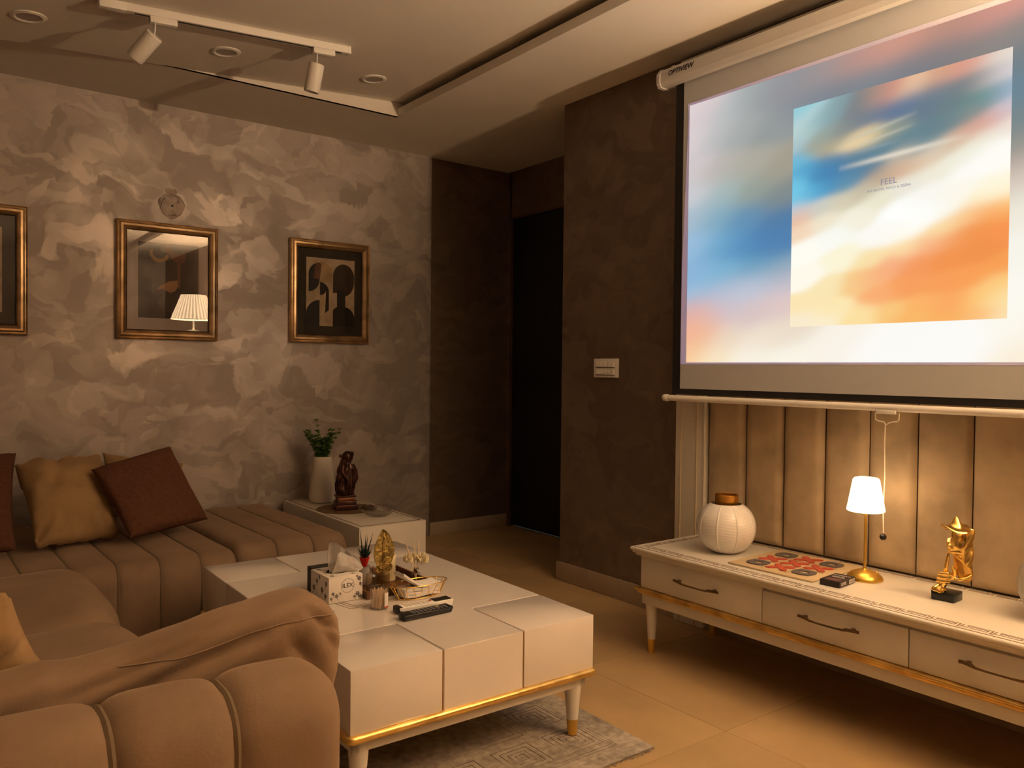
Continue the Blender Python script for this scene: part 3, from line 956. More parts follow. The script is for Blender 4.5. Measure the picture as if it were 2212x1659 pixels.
box(2.355, 2.77, 2.205, 2.222, .196, .238, bev=.001, bm=b)
box(2.355, 2.77, y0c + .01, y0c + .027, .196, .238, bev=.001, bm=b)
box(2.755, 2.772, y0c + .01, 2.222, .196, .238, bev=.001, bm=b)
obj('apron', C_(b), m_cream, cn)
for (lx, ly) in ((2.366, 2.194), (2.745, 2.194), (2.366, y0c + .035), (2.745, y0c + .035)):
    lg = obj('leg', lathe([(.0155, .055), (.018, .09), (.0255, .19), (.026, .236)], 20), m_cream, cn)
    lg.location = (lx - 2.56, ly - 1.0, 0)
    obj('leg_tip', lathe([(.0125, 0), (.0158, .055), (.0158, .0555)], 20), m_goldd, lg)
# key pattern, three strips of flat gold print
def key_strip(p0, dirv, perp, count, L, w, bm):
    th = .0026
    z = .4200
    p0 = Vector(p0); d = Vector(dirv); p = Vector(perp)
    def seg(a0, b0, a1, b1):
        A = p0 + d * a0 + p * b0; B_ = p0 + d * a1 + p * b1
        u = (B_ - A).normalized(); n = Vector((-u.y, u.x, 0))
        A2 = A - u * th / 2; B2 = B_ + u * th / 2
        vs = [bm.verts.new((q.x, q.y, z + dz)) for dz in (0, .0006) for q in (A2 - n * th / 2, B2 - n * th / 2, B2 + n * th / 2, A2 + n * th / 2)]
        for f in ((0, 1, 2, 3), (7, 6, 5, 4), (0, 4, 5, 1), (1, 5, 6, 2), (2, 6, 7, 3), (3, 7, 4, 0)):
            bm.faces.new([vs[i] for i in f])
    for k in range(count):
        a = k * L
        g_ = L * .07
        seg(a + g_, 0, a + g_, w * .72)
        seg(a + g_, 0, a + L * .86, 0)
        seg(a + L * .86, 0, a + L * .86, w * .42)
        seg(a + L * .22, w * .42, a + L * .86, w * .42)
        seg(a + g_, w * .72, a + L * .98, w * .72) if False else None
        seg(a + L * .22, w * .70, a + L * .98, w * .70)
        seg(a + L * .22, w * .42, a + L * .22, w * .70)
        seg(a + L * .98, w * .70, a + L * .98, -w * .22)
        seg(a + L * .98, -w * .22, a + L * 1.07, -w * .22)
b = bmesh.new()
L1 = .0845
key_strip((2.340, 2.205, 0), (0, -1, 0), (1, 0, 0), 27, L1, .031, b)
key_strip((2.768, 2.205, 0), (0, -1, 0), (-1, 0, 0), 27, L1, .031, b)
key_strip((2.352, 2.228, 0), (1, 0, 0), (0, -1, 0), 5, .080, .026, b)
obj('key_pattern', C_(b), m_inlay, cn, sm=False)

# ------------------------------------------------------------------ rug
def rug_mat():
    m = M('grey_beige_carved_rug', (.30, .26, .22), .95, spec=.1)
    nt = m.node_tree
    p = nt.nodes['Principled BSDF']
    L = nt.links.new
    tc = nt.nodes.new('ShaderNodeTexCoord')
    def noise_(sc, det=3):
        n = nt.nodes.new('ShaderNodeTexNoise'); n.inputs['Scale'].default_value = sc; n.inputs['Detail'].default_value = det
        L(tc.outputs['Object'], n.inputs['Vector']); return n
    n1, n2 = noise_(5), noise_(45, 4)
    mx = nt.nodes.new('ShaderNodeMix'); mx.data_type = 'RGBA'
    mx.inputs[6].default_value = (.17, .145, .12, 1); mx.inputs[7].default_value = (.46, .41, .35, 1)
    ad = nt.nodes.new('ShaderNodeMath'); ad.operation = 'MULTIPLY_ADD'; ad.inputs[1].default_value = .5
    L(n2.outputs[0], ad.inputs[0]); 
    m5 = nt.nodes.new('ShaderNodeMath'); m5.operation = 'MULTIPLY'; m5.inputs[1].default_value = .55
    L(n1.outputs[0], m5.inputs[0]); L(m5.outputs[0], ad.inputs[2])
    mr = nt.nodes.new('ShaderNodeMapRange'); mr.inputs[1].default_value = .36; mr.inputs[2].default_value = .68
    L(ad.outputs[0], mr.inputs[0]); L(mr.outputs[0], mx.inputs[0]); L(mx.outputs[2], p.inputs['Base Color'])
    bp = nt.nodes.new('ShaderNodeBump'); bp.inputs['Strength'].default_value = .6; bp.inputs['Distance'].default_value = .004
    n3 = noise_(400, 2); L(n3.outputs[0], bp.inputs['Height']); L(bp.outputs[0], p.inputs['Normal'])
    return m
m_rug = rug_mat()
m_rugd = M('rug_carved_line', (.20, .165, .135), .95, spec=.1, var=.3, vscale=30)
rg = thing('rug', 'grey beige rug with a carved key pattern under the coffee table', 'rug', (1.0, 2.4, 0))
def R_(b): return xf(b, T(-1.0, -2.4, 0))
obj('pile', R_(box(.62, 1.772, 1.668, 3.20, .0005, .0055, bev=.002)), m_rug, rg)
# carved line pattern: nested squares and borders standing proud of the pile
b = bmesh.new()
def rl(b, pts, closed=True, r=.0020):
    return tube([(x, y, .0052) for x, y in pts], r, 5, bm=b, closed=closed, flat=.4)
def nest(cx_, cy_, s, b):
    for q in (1, .72, .46, .22):
        b = rl(b, [(cx_ - s * q, cy_ - s * q), (cx_ + s * q, cy_ - s * q), (cx_ + s * q, cy_ + s * q), (cx_ - s * q, cy_ + s * q)])
    return b
b = None
for i in range(5):
    b = nest(1.60 - i * .19, 1.80, .066, b)
for j in range(1, 8):
    b = nest(1.60, 1.80 + j * .19, .066, b)
for o_ in (.10, .112):
    b = rl(b, [(1.772 - o_ + .018, 1.60 + o_), (1.772 - o_ + .018, 3.14), (.66, 3.14), (.66, 1.60 + o_)])
b = rl(b, [(1.50, 1.91), (1.50, 3.05), (.70, 3.05), (.70, 1.91)])
b = rl(b, [(1.48, 1.93), (1.48, 3.03), (.72, 3.03), (.72, 1.93)])
obj('carved_pattern', R_(b), m_rugd, rg)
obj('bound_hem', R_(box(.62, 1.774, 1.628, 1.670, .0004, .0042, bev=.0015)), m_rug, rg)
b = bmesh.new()
for k in range(180):
    x = .625 + k * .00636
    y2 = 1.622 - random.uniform(0, .012)
    b = tube([(x, 1.632, .002), (x + random.uniform(-.002, .002), y2, .0012)], .0011, 4, bm=b)
f = obj('fringe', R_(b), m_rug, rg); f['kind'] = 'stuff'
# ------------------------------------------------------------------ framed pictures
def frame(name, label, x0, x1, z0, z1, seed, mat_col, art):
    w, h = x1 - x0, z1 - z0
    t = thing(name, label, 'picture', (x0 + w / 2, Y_L, z0 + h / 2), 0)
    hw, hh = w / 2, h / 2
    # stepped moulding: profile (inset from outer edge, depth from wall)
    prof = [(0, .0), (0, .030), (.004, .034), (.008, .030), (.011, .031), (.020, .040), (.030, .042), (.040, .036), (.046, .026), (.050, .022), (.050, .0)]
    b = bmesh.new()
    rings = []
    for (i, d) in prof:
        rings.append([b.verts.new((sx * (hw - i), -d, sz * (hh - i))) for sx, sz in ((-1, -1), (1, -1), (1, 1), (-1, 1))])
    for a in range(len(rings) - 1):
        for k in range(4):
            b.faces.new((rings[a][k], rings[a][(k + 1) % 4], rings[a + 1][(k + 1) % 4], rings[a + 1][k]))
    obj('frame', b, m_frame, t, ang=30)
    b = tube([(sx * (hw - .049), -.0235, sz * (hh - .049)) for sx, sz in ((-1, -1), (1, -1), (1, 1), (-1, 1))], .0028, 4, closed=True)
    obj('inner_bead', b, m_ink, t, sm=False)
    obj('mount', box(-hw + .048, hw - .048, -.012, -.004, -hh + .048, hh - .048), mat_col, t, sm=False)
    art(t, hw, hh)
    obj('glass', box(-hw + .048, hw - .048, -.0215, -.0200, -hh + .048, hh - .048), m_pglass, t, sm=False)
    return t
m_frame = M('antique_gold_frame', (.62, .44, .25), .30, metal=.9, var=.35, vscale=9, bump=.1, bscale=40)
m_mgrey = M('grey_mount', (.36, .31, .29), .8)
m_mblack = M('black_mount', (.035, .028, .020), .8)
def flat(t, name, pts, d, col, mat=None, n=1):
    """flat print: polygon in x,z at depth d"""
    b = bmesh.new()
    f = b.faces.new([b.verts.new((x, -d, z)) for x, z in pts])
    r = bmesh.ops.extrude_face_region(b, geom=[f])
    for v in [g for g in r['geom'] if isinstance(g, bmesh.types.BMVert)]: v.co.y += .0006
    return obj(name, b, mat or M(name + '_print', col, .75, var=.18, vscale=14), t, sm=False)
def arc(cx_, cz_, rx, rz, a0, a1, n=14):
    return [(cx_ + rx * math.cos(math.radians(a0 + (a1 - a0) * k / n)), cz_ + rz * math.sin(math.radians(a0 + (a1 - a0) * k / n))) for k in range(n + 1)]
def art1(t, hw, hh):
    # dark still life: pale curl, amber glass shape and an ochre leaf
    L, R, B_, T_ = -.151, .158, -.197, .206
    flat(t, 'print', [(L, B_), (R, B_), (R, T_), (L, T_)], .0130, (.040, .028, .016))
    flat(t, 'print_shape', [(-.07, .14), (.05, .12), (.055, -.20 + .02), (-.085, B_ + .01), (-.085, .05)], .0136, (.050, .034, .024))
    flat(t, 'print_shape', arc(-.045, .150, .050, .048, 165, 345) + arc(-.045, .158, .035, .036, 345, 165), .0142, (.30, .17, .055))
    flat(t, 'print_shape', arc(-.022, .175, .018, .020, 0, 360)[:-1], .0142, (.12, .085, .05))
    flat(t, 'print_shape', [(-.018, T_), (.000, T_), (.020, .165), (.075, .150), (.078, .175), (.092, .150), (.085, .115), (.062, .100), (.062, -.03), (.048, -.03), (.045, .105), (.015, .125), (-.010, .160)], .0146, (.15, .062, .030))
    flat(t, 'print_shape', [(-.058, -.045), (-.040, -.022), (-.015, -.008), (.0, .002), (.045, .012), (.050, -.02), (.035, -.048), (.012, -.058), (-.012, -.048), (-.025, -.036)], .0150, (.30, .16, .06))
    flat(t, 'print_shape', arc(.03, -.11, .085, .055, 0, 360)[:-1], .0144, (.062, .044, .032))
def art2(t, hw, hh):
    L, R, B_, T_ = -.153, .161, -.205, .205
    cream, blk = (.46, .37, .26), (.014, .011, .008)
    flat(t, 'print', [(L, B_), (R, B_), (R, T_), (L, T_)], .0130, cream)
    navy = (.020, .022, .030)
    # left half-disc head
    flat(t, 'print_shape', [(-.068, .168)] + arc(-.068, .105, .070, .070, 90, 180) + [(-.138, -.0)] + arc(-.138, .078, .070, .078, 270, 360), .0136, navy)
    flat(t, 'print_shape', arc(-.075, .155, .022, .022, 30, 150) + [(-.108, .08), (-.068, .075)], .0142, (.15, .065, .040))
    flat(t, 'print_shape', arc(-.068, -.135, .085, .085, 90, 180) + [(-.153, B_), (-.068, B_)], .0136, navy)
    # pale middle profile
    flat(t, 'print_shape', arc(-.066, .105, .082, .080, 0, 90) + [(-.066, .060)] + [(.012, .06)], .0140, (.40, .28, .15))
    flat(t, 'print_shape', arc(-.066, .0, .058, .060, 0, 90) + [(-.066, -.02)] + arc(-.066, .018, .040, .038, 270, 355) + [(-.034, -.15), (-.008, -.115)], .0144, blk)
    flat(t, 'print_shape', [(-.068, -.018), (-.034, -.018), (-.034, -.205), (-.068, -.205)], .0146, (.42, .33, .21))
    flat(t, 'print_shape', arc(.018, -.19, .075, .085, 90, 180) + [(-.057, B_), (.018, B_)], .0148, (.44, .34, .22))
    # right head, neck, shoulders
    flat(t, 'print_shape', arc(.088, .100, .070, .078, 0, 180) + [(.018, .0), (.045, .0), (.045, -.02)] + arc(.088, .075, .070, .095, 270, 355), .0140, (.040, .022, .015))
    flat(t, 'print_shape', [(.045, .02), (.100, .02), (.100, -.10), (.045, -.10)], .0144, blk)
    flat(t, 'print_shape', [(.018, B_)] + [(.018, -.105)] + [(.045, -.085), (.100, -.085)] + arc(.095, -.155, .066, .070, 85, 0) + [(.161, B_)], .0148, blk)
def art0(t, hw, hh):
    L, R, B_, T_ = -.153, .153, -.205, .205
    flat(t, 'print', [(L, B_), (R, B_), (R, T_), (L, T_)], .0130, (.44, .32, .22))
    flat(t, 'print_shape', arc(.0, .06, .09, .10, 0, 360)[:-1], .0136, (.05, .03, .02))
frame('picture_frame', 'gold framed black mounted print cut off by the left frame edge', -.040, .477, 1.262, 1.888, 0, m_mblack, art0)
frame('picture_frame', 'gold framed grey mounted dark still life whose glass mirrors a pleated lamp', .874, 1.390, 1.260, 1.882, 1, m_mgrey, art1)
frame('picture_frame', 'gold framed black mounted print of abstract cream and black heads, nearest the doorway', 1.809, 2.323, 1.268, 1.884, 2, m_mblack, art2)

# scar of an old light fitting above the middle picture
pt = thing('plaster_patch', 'round patched scar with a small hole in the plaster above the middle picture', 'wall patch', (1.150, Y_L, 1.985))
m_patch = M('patched_plaster', (.36, .30, .26), .55, metal=.45, var=.2, vscale=20)
obj('ring', xf(lathe([(.066, 0), (.064, .0025), (.058, .003), (.055, .001), (.050, .0028), (.044, .001), (.018, .0022), (.004, .002)], 32, fr=lambda a, k: 1 + .07 * math.sin(a * 3 + k) + .04 * math.sin(a * 7 + k * 2)), RX(90)), m_patch, pt)
obj('screw_hole', xf(lathe([(.006, 0), (.006, .0035), (.001, .003)], 12), T(.004, 0, 0) @ RX(90)), m_ink, pt)
obj('ring', xf(lathe([(.028, 0), (.026, .002), (.010, .001)], 20, fr=lambda a, k: 1 + .15 * math.sin(a * 3)), T(.0, 0, .070) @ RX(90)), m_patch, pt)

# ------------------------------------------------------------------ switch plate
sw = thing('switch_plate', 'cream wall switch plate with two rows of five switches beside the doorway', 'light switch', (X_R, 2.908, 1.131))
obj('plate', box(-.016, 0, -.083, .083, -.047, .047, bev=.003), m_white, sw)
for r_ in range(2):
    zc = .019 - r_ * .038
    obj('switch_recess', box(-.0165, -.012, -.068, .068, zc - .017, zc - .0145), m_ink, sw, sm=False)
    for k in range(5):
        obj('rocker', xf(box(-.004, .004, -.0115, .0115, -.0125, .0125, bev=.001), T(-.0165, .052 - k * .026, zc) @ RY(8)), m_white, sw)

# ------------------------------------------------------------------ ceiling fittings
tilt = math.atan(.0677)
def spot(x, y, label):
    t = thing('ceiling_downlight', label, 'downlight', (x, y, ztray(x)))
    t.rotation_euler = (0, -tilt, 0)
    obj('bezel', lathe([(.064, 0), (.062, -.004), (.050, -.007), (.044, -.003), (.044, .0)], 32, cap0=False, cap1=False), m_white, t)
    obj('lens', lathe([(.0445, -.0025), (.02, -.0022), (.001, -.002)], 24), m_spotlens, t)
spot(.385, 3.66, 'unlit round ceiling downlight at the upper left corner, left of the track')
spot(1.145, 3.665, 'unlit round ceiling downlight seen between the two track spotlights')
spot(1.885, 3.68, 'unlit round ceiling downlight nearest the corner of the raised ceiling')

tr = thing('ceiling_track', 'white lighting track fixed to the ceiling above the seating', 'lighting track', (1.10, 3.352, ztray(1.10)))
tr.rotation_euler = (0, -tilt, 0)
obj('rail', box(-.515, .49, -.017, .017, -.030, 0, bev=.0015), m_track, tr)
obj('rail_slot', box(-.40, .455, -.006, .006, -.0306, -.028), m_ink, tr, sm=False)
obj('feed_box', box(-.525, -.43, -.018, .018, -.0315, .0, bev=.0015), m_track, tr)
obj('end_stop', box(.482, .496, -.018, .018, -.031, 0, bev=.0015), m_track, tr)
def track_spot(x, label, axis, y=3.352):
    z = ztray(x) - .030
    t = thing('track_spotlight', label, 'spotlight', (x, y, z), 0, 'white track spotlights')
    obj('adapter', xf(box(-.050, .050, -.015, .015, -.024, 0, bev=.0015), RY(-math.degrees(tilt))), m_track, t)
    ax = Vector(axis).normalized()
    top = Vector((-.030, 0, -.070))
    obj('arm', tube([(-.030, 0, -.020), (-.030, 0, -.05), tuple(top + ax * .006)], .007, 12, flat=.6), m_track, t)
    q = ax.to_track_quat('Z', 'Y').to_matrix().to_4x4()
    q.translation = top - ax * .0
    b = lathe([(.004, .0005), (.0305, 0), (.034, .004), (.034, .118), (.0325, .121), (.029, .1215), (.028, .112)], 32, cap1=False)
    obj('lamp_head', xf(b, q), m_track, t)
    obj('reflector', xf(lathe([(.0285, .112), (.012, .095), (.001, .094)], 24), q), m_spotlens, t)
track_spot(.805, 'white cylinder spotlight angled steeply, left one on the ceiling track', (-.50, .52, -.70))
track_spot(1.470, 'white cylinder spotlight hanging nearly straight down, right one on the ceiling track', (-.10, .22, -.97))

# ------------------------------------------------------------------ pleated sconce beside the screen (out of the picture, mirrored in the glass)
scn = thing('wall_sconce', 'pleated cream wall sconce mirrored in the glass of the middle picture', 'lamp', (X_R, -.06, 1.765))
obj('wall_plate', xf(lathe([(.05, 0), (.05, .012), (.03, .02), (.001, .022)], 24), T(0, 0, -.26) @ RY(-90)), m_goldd, scn)
obj('arm', tube([(-.01, 0, -.26), (-.12, 0, -.275), (-.25, 0, -.265), (-.25, 0, -.25)], .008, 10), m_goldd, scn)
b = lathe([(.055, -.262), (.055, -.25), (.018, -.245), (.011, -.235), (.011, -.15)], 24)
obj('candle_stem', xf(b, T(-.25, 0, 0)), M('cream_stem_painted_glow', (.8, .7, .5), .4, emit=(1, .75, .45), es=1.5), scn)  # glow painted into the stem, which is no light source itself
def pleat_mat():
    m = bpy.data.materials.new('lit_pleated_shade')
    m.use_nodes = True
    nt = m.node_tree
    p = nt.nodes['Principled BSDF']
    p.inputs['Base Color'].default_value = (.8, .72, .6, 1)
    p.inputs['Roughness'].default_value = .9
    tc = nt.nodes.new('ShaderNodeTexCoord')
    sx = nt.nodes.new('ShaderNodeSeparateXYZ')
    nt.links.new(tc.outputs['Object'], sx.inputs[0])
    at = nt.nodes.new('ShaderNodeMath'); at.operation = 'ARCTAN2'
    nt.links.new(sx.outputs[1], at.inputs[0]); nt.links.new(sx.outputs[0], at.inputs[1])
    mu = nt.nodes.new('ShaderNodeMath'); mu.operation = 'MULTIPLY'; mu.inputs[1].default_value = 36
    si = nt.nodes.new('ShaderNodeMath'); si.operation = 'SINE'
    nt.links.new(at.outputs[0], mu.inputs[0]); nt.links.new(mu.outputs[0], si.inputs[0])
    mr = nt.nodes.new('ShaderNodeMapRange')
    mr.inputs[1].default_value = -1; mr.inputs[2].default_value = 1; mr.inputs[3].default_value = SCONCE_SHADE * .45; mr.inputs[4].default_value = SCONCE_SHADE * 1.25
    nt.links.new(si.outputs[0], mr.inputs[0])
    nt.links.new(mr.outputs[0], p.inputs['Emission Strength'])
    p.inputs['Emission Color'].default_value = (*WARM, 1)
    return m
b = lathe([(.235, -.135), (.205, -.06), (.170, .03), (.130, .135)], 176, fr=lambda a, k: 1 + .012 * math.sin(a * 36), cap0=False, cap1=False)
sh = obj('pleated_shade', b, pleat_mat(), scn)
sh.location = (-.25, 0, 0)
obj('added_bulb_blocker', lathe([(.02, -.120), (.216, -.120), (.216, -.117), (.02, -.117)], 48, cap0=False, cap1=False), m_cream, scn).location = (-.25, 0, 0)  # opaque disc added to keep the bulb's downward light off the console
la = bpy.data.lights.new('sconce_bulb', 'POINT'); la.energy = SCONCE_BULB; la.color = WARM; la.shadow_soft_size = .03
lo = bpy.data.objects.new('sconce_bulb', la); lo.location = (X_R - .25, -.06, 1.88); COL.objects.link(lo)

# ------------------------------------------------------------------ objects on the console
ZK = .4206
v = thing('round_vase', 'round ribbed white ceramic vase with a gold neck at the left end of the console', 'vase', (2.540, 1.975, ZK))
prof = [(.040, 0)]
for k in range(1, 71):
    t = k / 70
    a = -PI / 2 + .36 + (PI - .36 - .52) * t
    prof.append((.1125 * math.cos(a) ** .96, .095 + .098 * math.sin(a) / math.sin(PI / 2 - .36) * 1.0))
zoff = prof[1][1]
prof = [(.040, 0)] + [(r, z - zoff + .001) for r, z in prof[1:]]
ztop = prof[-1][1]
def ribs(a, k):
    q = (a * 9 / (2 * PI)) % 1.0
    d = min(q, 1 - q)
    f = .022 * math.exp(-(d / .035) ** 2)
    cell = int(a * 9 / (2 * PI)) % 2
    env = math.sin(PI * min(1, k / 70)) ** .5 if 0 < k < 70 else 0
    if d > .07:
        f += .004 * math.sin(k * 2.1 * .9 + (q * 5 if cell else -q * 5)) * env
    return 1 + f
obj('body', lathe(prof, 360, fr=ribs, cap1=False), m_whitec, v, ang=70)
obj('neck', lathe([(.042, ztop - .004), (.0445, ztop), (.0445, ztop + .034), (.0425, ztop + .036), (.0400, ztop + .034), (.0400, ztop - .02)], 40, cap0=False, cap1=False), M('burnished_gold', (.72, .38, .08), .3, metal=1, var=.15, vscale=18), v)

bd = thing('noughts_and_crosses_board', 'pale wooden noughts and crosses board with red crosses and grey rings on the console', 'board game', (2.565, 1.688, ZK))
bd.rotation_euler = (0, 0, math.radians(2.0))
obj('board', box(-.167, .167, -.168, .168, 0, .006, bev=.0015), m_lightwood, bd)
b = None
for q in (-.046, .046):
    b = box(q - .003, q + .003, -.137, .137, .006, .0085, bm=b)
    b = box(-.137, .137, q - .003, q + .003, .006, .0084, bm=b)
obj('divider', b, m_lightwood, bd, sm=False)
s = .038
for i in range(3):
    for j in range(3):
        cx_, cy_ = (i - 1) * .091, (j - 1) * .091
        if (i + j) % 2 == 0 and not (i == 1 and j == 1):
            b = bmesh.new()
            n = 28
            O, I = [], []
            for k in range(n):
                a = 2 * PI * k / n
                q = max(abs(math.cos(a)), abs(math.sin(a)))
                R1 = s * (1.0 / q) * .35 + s * 1.02 * .65
                O.append((R1 * math.cos(a), R1 * math.sin(a)))
                I.append((.015 * math.cos(a), .019 * math.sin(a)))
            lo_ = [[b.verts.new((x, y, z)) for x, y in P_] for P_ in (O, I) for z in (0, .004)]
            for k in range(n):
                k2 = (k + 1) % n
                b.faces.new((lo_[1][k], lo_[1][k2], lo_[3][k2], lo_[3][k]))
                b.faces.new((lo_[0][k], lo_[0][k2], lo_[1][k2], lo_[1][k]))
                b.faces.new((lo_[3][k], lo_[3][k2], lo_[2][k2], lo_[2][k]))
                b.faces.new((lo_[2][k], lo_[2][k2], lo_[0][k2], lo_[0][k]))
            o = obj('ring_piece', b, m_greyp, bd, sm=False)
        else:
            w = .013
            pts = [(-s, -s), (-s + w * 1.3, -s), (0, -w * 1.1), (s - w * 1.3, -s), (s, -s), (s, -s + w * 1.3), (w * 1.1, 0), (s, s - w * 1.3), (s, s), (s - w * 1.3, s), (0, w * 1.1), (-s + w * 1.3, s), (-s, s), (-s, s - w * 1.3), (-w * 1.1, 0), (-s, -s + w * 1.3)]
            o = obj('cross_piece', prism(pts, .004), m_red, bd, sm=False)
        o.location = (cx_, cy_, .0062)

tl = thing('table_lamp', 'small gold table lamp with a glowing white tapered shade on the console', 'lamp', (2.600, 1.443, ZK))
obj('base', lathe([(.0585, 0), (.059, .003), (.055, .012), (.044, .022), (.028, .029), (.010, .032), (.0048, .036)], 40, cap1=False), m_goldd, tl)
obj('stem', lathe([(.0046, .03), (.0046, .25)], 16), m_goldd, tl)
obj('touch_button', sphere((.026, -.030, .0245), .0045, 12, 8, sc=(1, 1, .8)), m_gold, tl)
m_sh = M('glowing_white_shade', (.9, .85, .75), .6, emit=(1.0, .66, .36), es=SMALL_SHADE)
b = lathe([(.004, .232), (.056, .231), (.0605, .2335), (.0605, .2375), (.0425, .338), (.0385, .3435), (.030, .3455), (.001, .346)], 48)
obj('shade', b, m_sh, tl, ang=60)

cb = thing('card_box', 'small black card box with white lettering lying beside the gold lamp base', 'box', (2.468, 1.463, ZK))
cb.rotation_euler = (0, 0, math.radians(5))
obj('carton', box(-.056, .056, -.034, .034, 0, .0195, bev=.0008), M('black_card', (.022, .014, .016), .45), cb, sm=False)
m_sil = M('silver_print', (.70, .64, .60), .45)
hexp = [(-.022, .000), (-.014, .013), (.012, .013), (.022, .000), (.014, -.011), (-.014, -.011)]
b = tube([(y * .5 + .006, -x * .95, .0198) for x, y in hexp], .0017, 5, closed=True, flat=.4)
obj('front_emblem', b, m_sil, cb)
obj('wine_panel', xf(box(-.046, -.016, -.022, .022, .0193, .0199), T()), M('wine_print', (.14, .06, .06), .5), cb, sm=False)
obj('carton_lettering', text_mesh('GAZOREY', .0125, basis((0, 1, 0), (-1, 0, 0), (.034, 0, .0198)), ext=.0002, bold=.0002), m_sil, cb)
obj('carton_lettering', text_mesh('LOVE', .0135, basis((1, 0, 0), (0, 0, 1), (-.028, -.0342, .0098)), ext=.0002, bold=.0003), m_sil, cb)
obj('barcode_label', box(.012, .050, -.0345, -.034, .003, .0165), m_sil, cb, sm=False)
b = None
for k in range(11):
    b = box(.016 + k * .003, .0172 + k * .003, -.0347, -.0345, .0045, .015, bm=b)
obj('barcode', b, m_ink, cb, sm=False)

# abstract gold figure: hat, half face and a hand with a raised finger
fg = thing('gold_figurine', 'abstract gold face in a hat with a finger at its lips on a black block', 'figurine', (2.578, 1.163, ZK))
obj('block', xf(box(-.032, .032, -.034, .034, 0, .0275, bev=.002), RZ(3)), m_stone, fg)
F_ = Vector((-.97, .24, 0)); S_ = Vector((.24, .97, 0)); U_ = Vector((0, 0, 1))
c0 = Vector((.022, -.030, 0))
def LP(f, s_, u): return c0 + F_ * f + S_ * s_ + U_ * u
b = bmesh.new()
# face shell
nu, nv = 48, 44
def face_pt(i, j, off):
    ph = -1.75 + (1.75 + 1.05) * i / nu
    vv = j / nv
    ztop_ = .217 - .012 * math.cos(ph * 2.2) if ph < 0 else .210 - .03 * abs(math.sin(ph))
    zbot_ = .118 + .030 * max(0, math.cos(ph)) - .020 * max(0, -math.sin(ph))
    z = zbot_ + (ztop_ - zbot_) * vv
    rf, rs = .036 - off, .040 - off
    k = 1 - .25 * (1 - vv) ** 2 * max(0, math.cos(ph)) - .10 * (vv ** 3)
    f = rf * math.cos(ph) * k; s_ = rs * math.sin(ph) * (1 - .12 * (1 - vv))
    nose = math.exp(-(ph / .17) ** 2) * max(0, 1 - abs(z - .176) / .044) ** .8 * (.020 if z < .176 else .018)
    nose += math.exp(-(ph / .28) ** 2) * .009 * math.exp(-((z - .170) / .010) ** 2)
    lips = .007 * math.exp(-(ph / .42) ** 2) * (math.exp(-((z - .1535) / .0036) ** 2) + math.exp(-((z - .145) / .004) ** 2))
    chin = .008 * math.exp(-(ph / .5) ** 2) * math.exp(-((z - .131) / .008) ** 2)
    eye = -.010 * math.exp(-((abs(ph) - .55) / .25) ** 2) * math.exp(-((z - .202) / .014) ** 2)
    cheek = .004 * math.exp(-((abs(ph) - .75) / .3) ** 2) * math.exp(-((z - .172) / .018) ** 2)
    jaw = .004 * math.sin(ph * 3 + z * 90) * (1 if ph < -.9 else 0)
    f += (nose + lips + chin) + (eye + cheek) * math.cos(ph) + jaw * .5
    s_ += (eye + cheek + jaw) * math.sin(ph)
    return LP(f, s_, z)
A = [[b.verts.new(face_pt(i, j, 0)) for i in range(nu + 1)] for j in range(nv + 1)]
B2 = [[b.verts.new(face_pt(i, j, .0045)) for i in range(nu + 1)] for j in range(nv + 1)]
for j in range(nv):
    for i in range(nu):
        b.faces.new((A[j][i], A[j][i + 1], A[j + 1][i + 1], A[j + 1][i]))
        b.faces.new((B2[j][i + 1], B2[j][i], B2[j + 1][i], B2[j + 1][i + 1]))
for j in range(nv):
    b.faces.new((A[j][0], A[j + 1][0], B2[j + 1][0], B2[j][0])); b.faces.new((A[j + 1][nu], A[j][nu], B2[j][nu], B2[j + 1][nu]))
for i in range(nu):
    b.faces.new((A[0][i + 1], A[0][i], B2[0][i], B2[0][i + 1])); b.faces.new((A[nv][i], A[nv][i + 1], B2[nv][i + 1], B2[nv][i]))
obj('face', b, m_gold, fg, ang=80)
# bridge up to the hat, collar drape down to the hand
b = tube([LP(.036, -.001, .200), LP(.036, -.002, .216), LP(.033, -.004, .232)], [.0075, .0060, .0085], 12)
obj('brow', b, m_gold, fg)
b = bmesh.new()
rows = []
for i in range(22):
    u = i / 21
    ph = -1.70 + 1.75 * u
    row = []
    for j in range(10):
        w = j / 9
        r = .038 + .004 * math.sin(u * 9 + w * 3) - .006 * w
        z = .122 - .020 * max(0, -math.sin(ph)) * (1) + .028 * max(0, math.cos(ph)) * (1 - w) - w * (.022 + .020 * (1 - abs(u - .35)))
        row.append(LP(r * math.cos(ph) * (.9 + .1 * w), r * math.sin(ph), z))
    rows.append(row)
G1 = [[b.verts.new(p) for p in row] for row in rows]
for i in range(21):
    for j in range(9):
        b.faces.new((G1[i][j], G1[i + 1][j], G1[i + 1][j + 1], G1[i][j + 1]))
bmesh.ops.solidify(b, geom=b.faces[:], thickness=.003)
obj('collar', b, m_gold, fg, ang=80)
b = tube([LP(.004, -.040, .088), LP(.018, -.034, .078), LP(.032, -.020, .072), LP(.038, -.004, .074), LP(.046, .006, .084)], [.002, .004, .0045, .004, .003], 10)
obj('collar_edge', b, m_gold, fg)
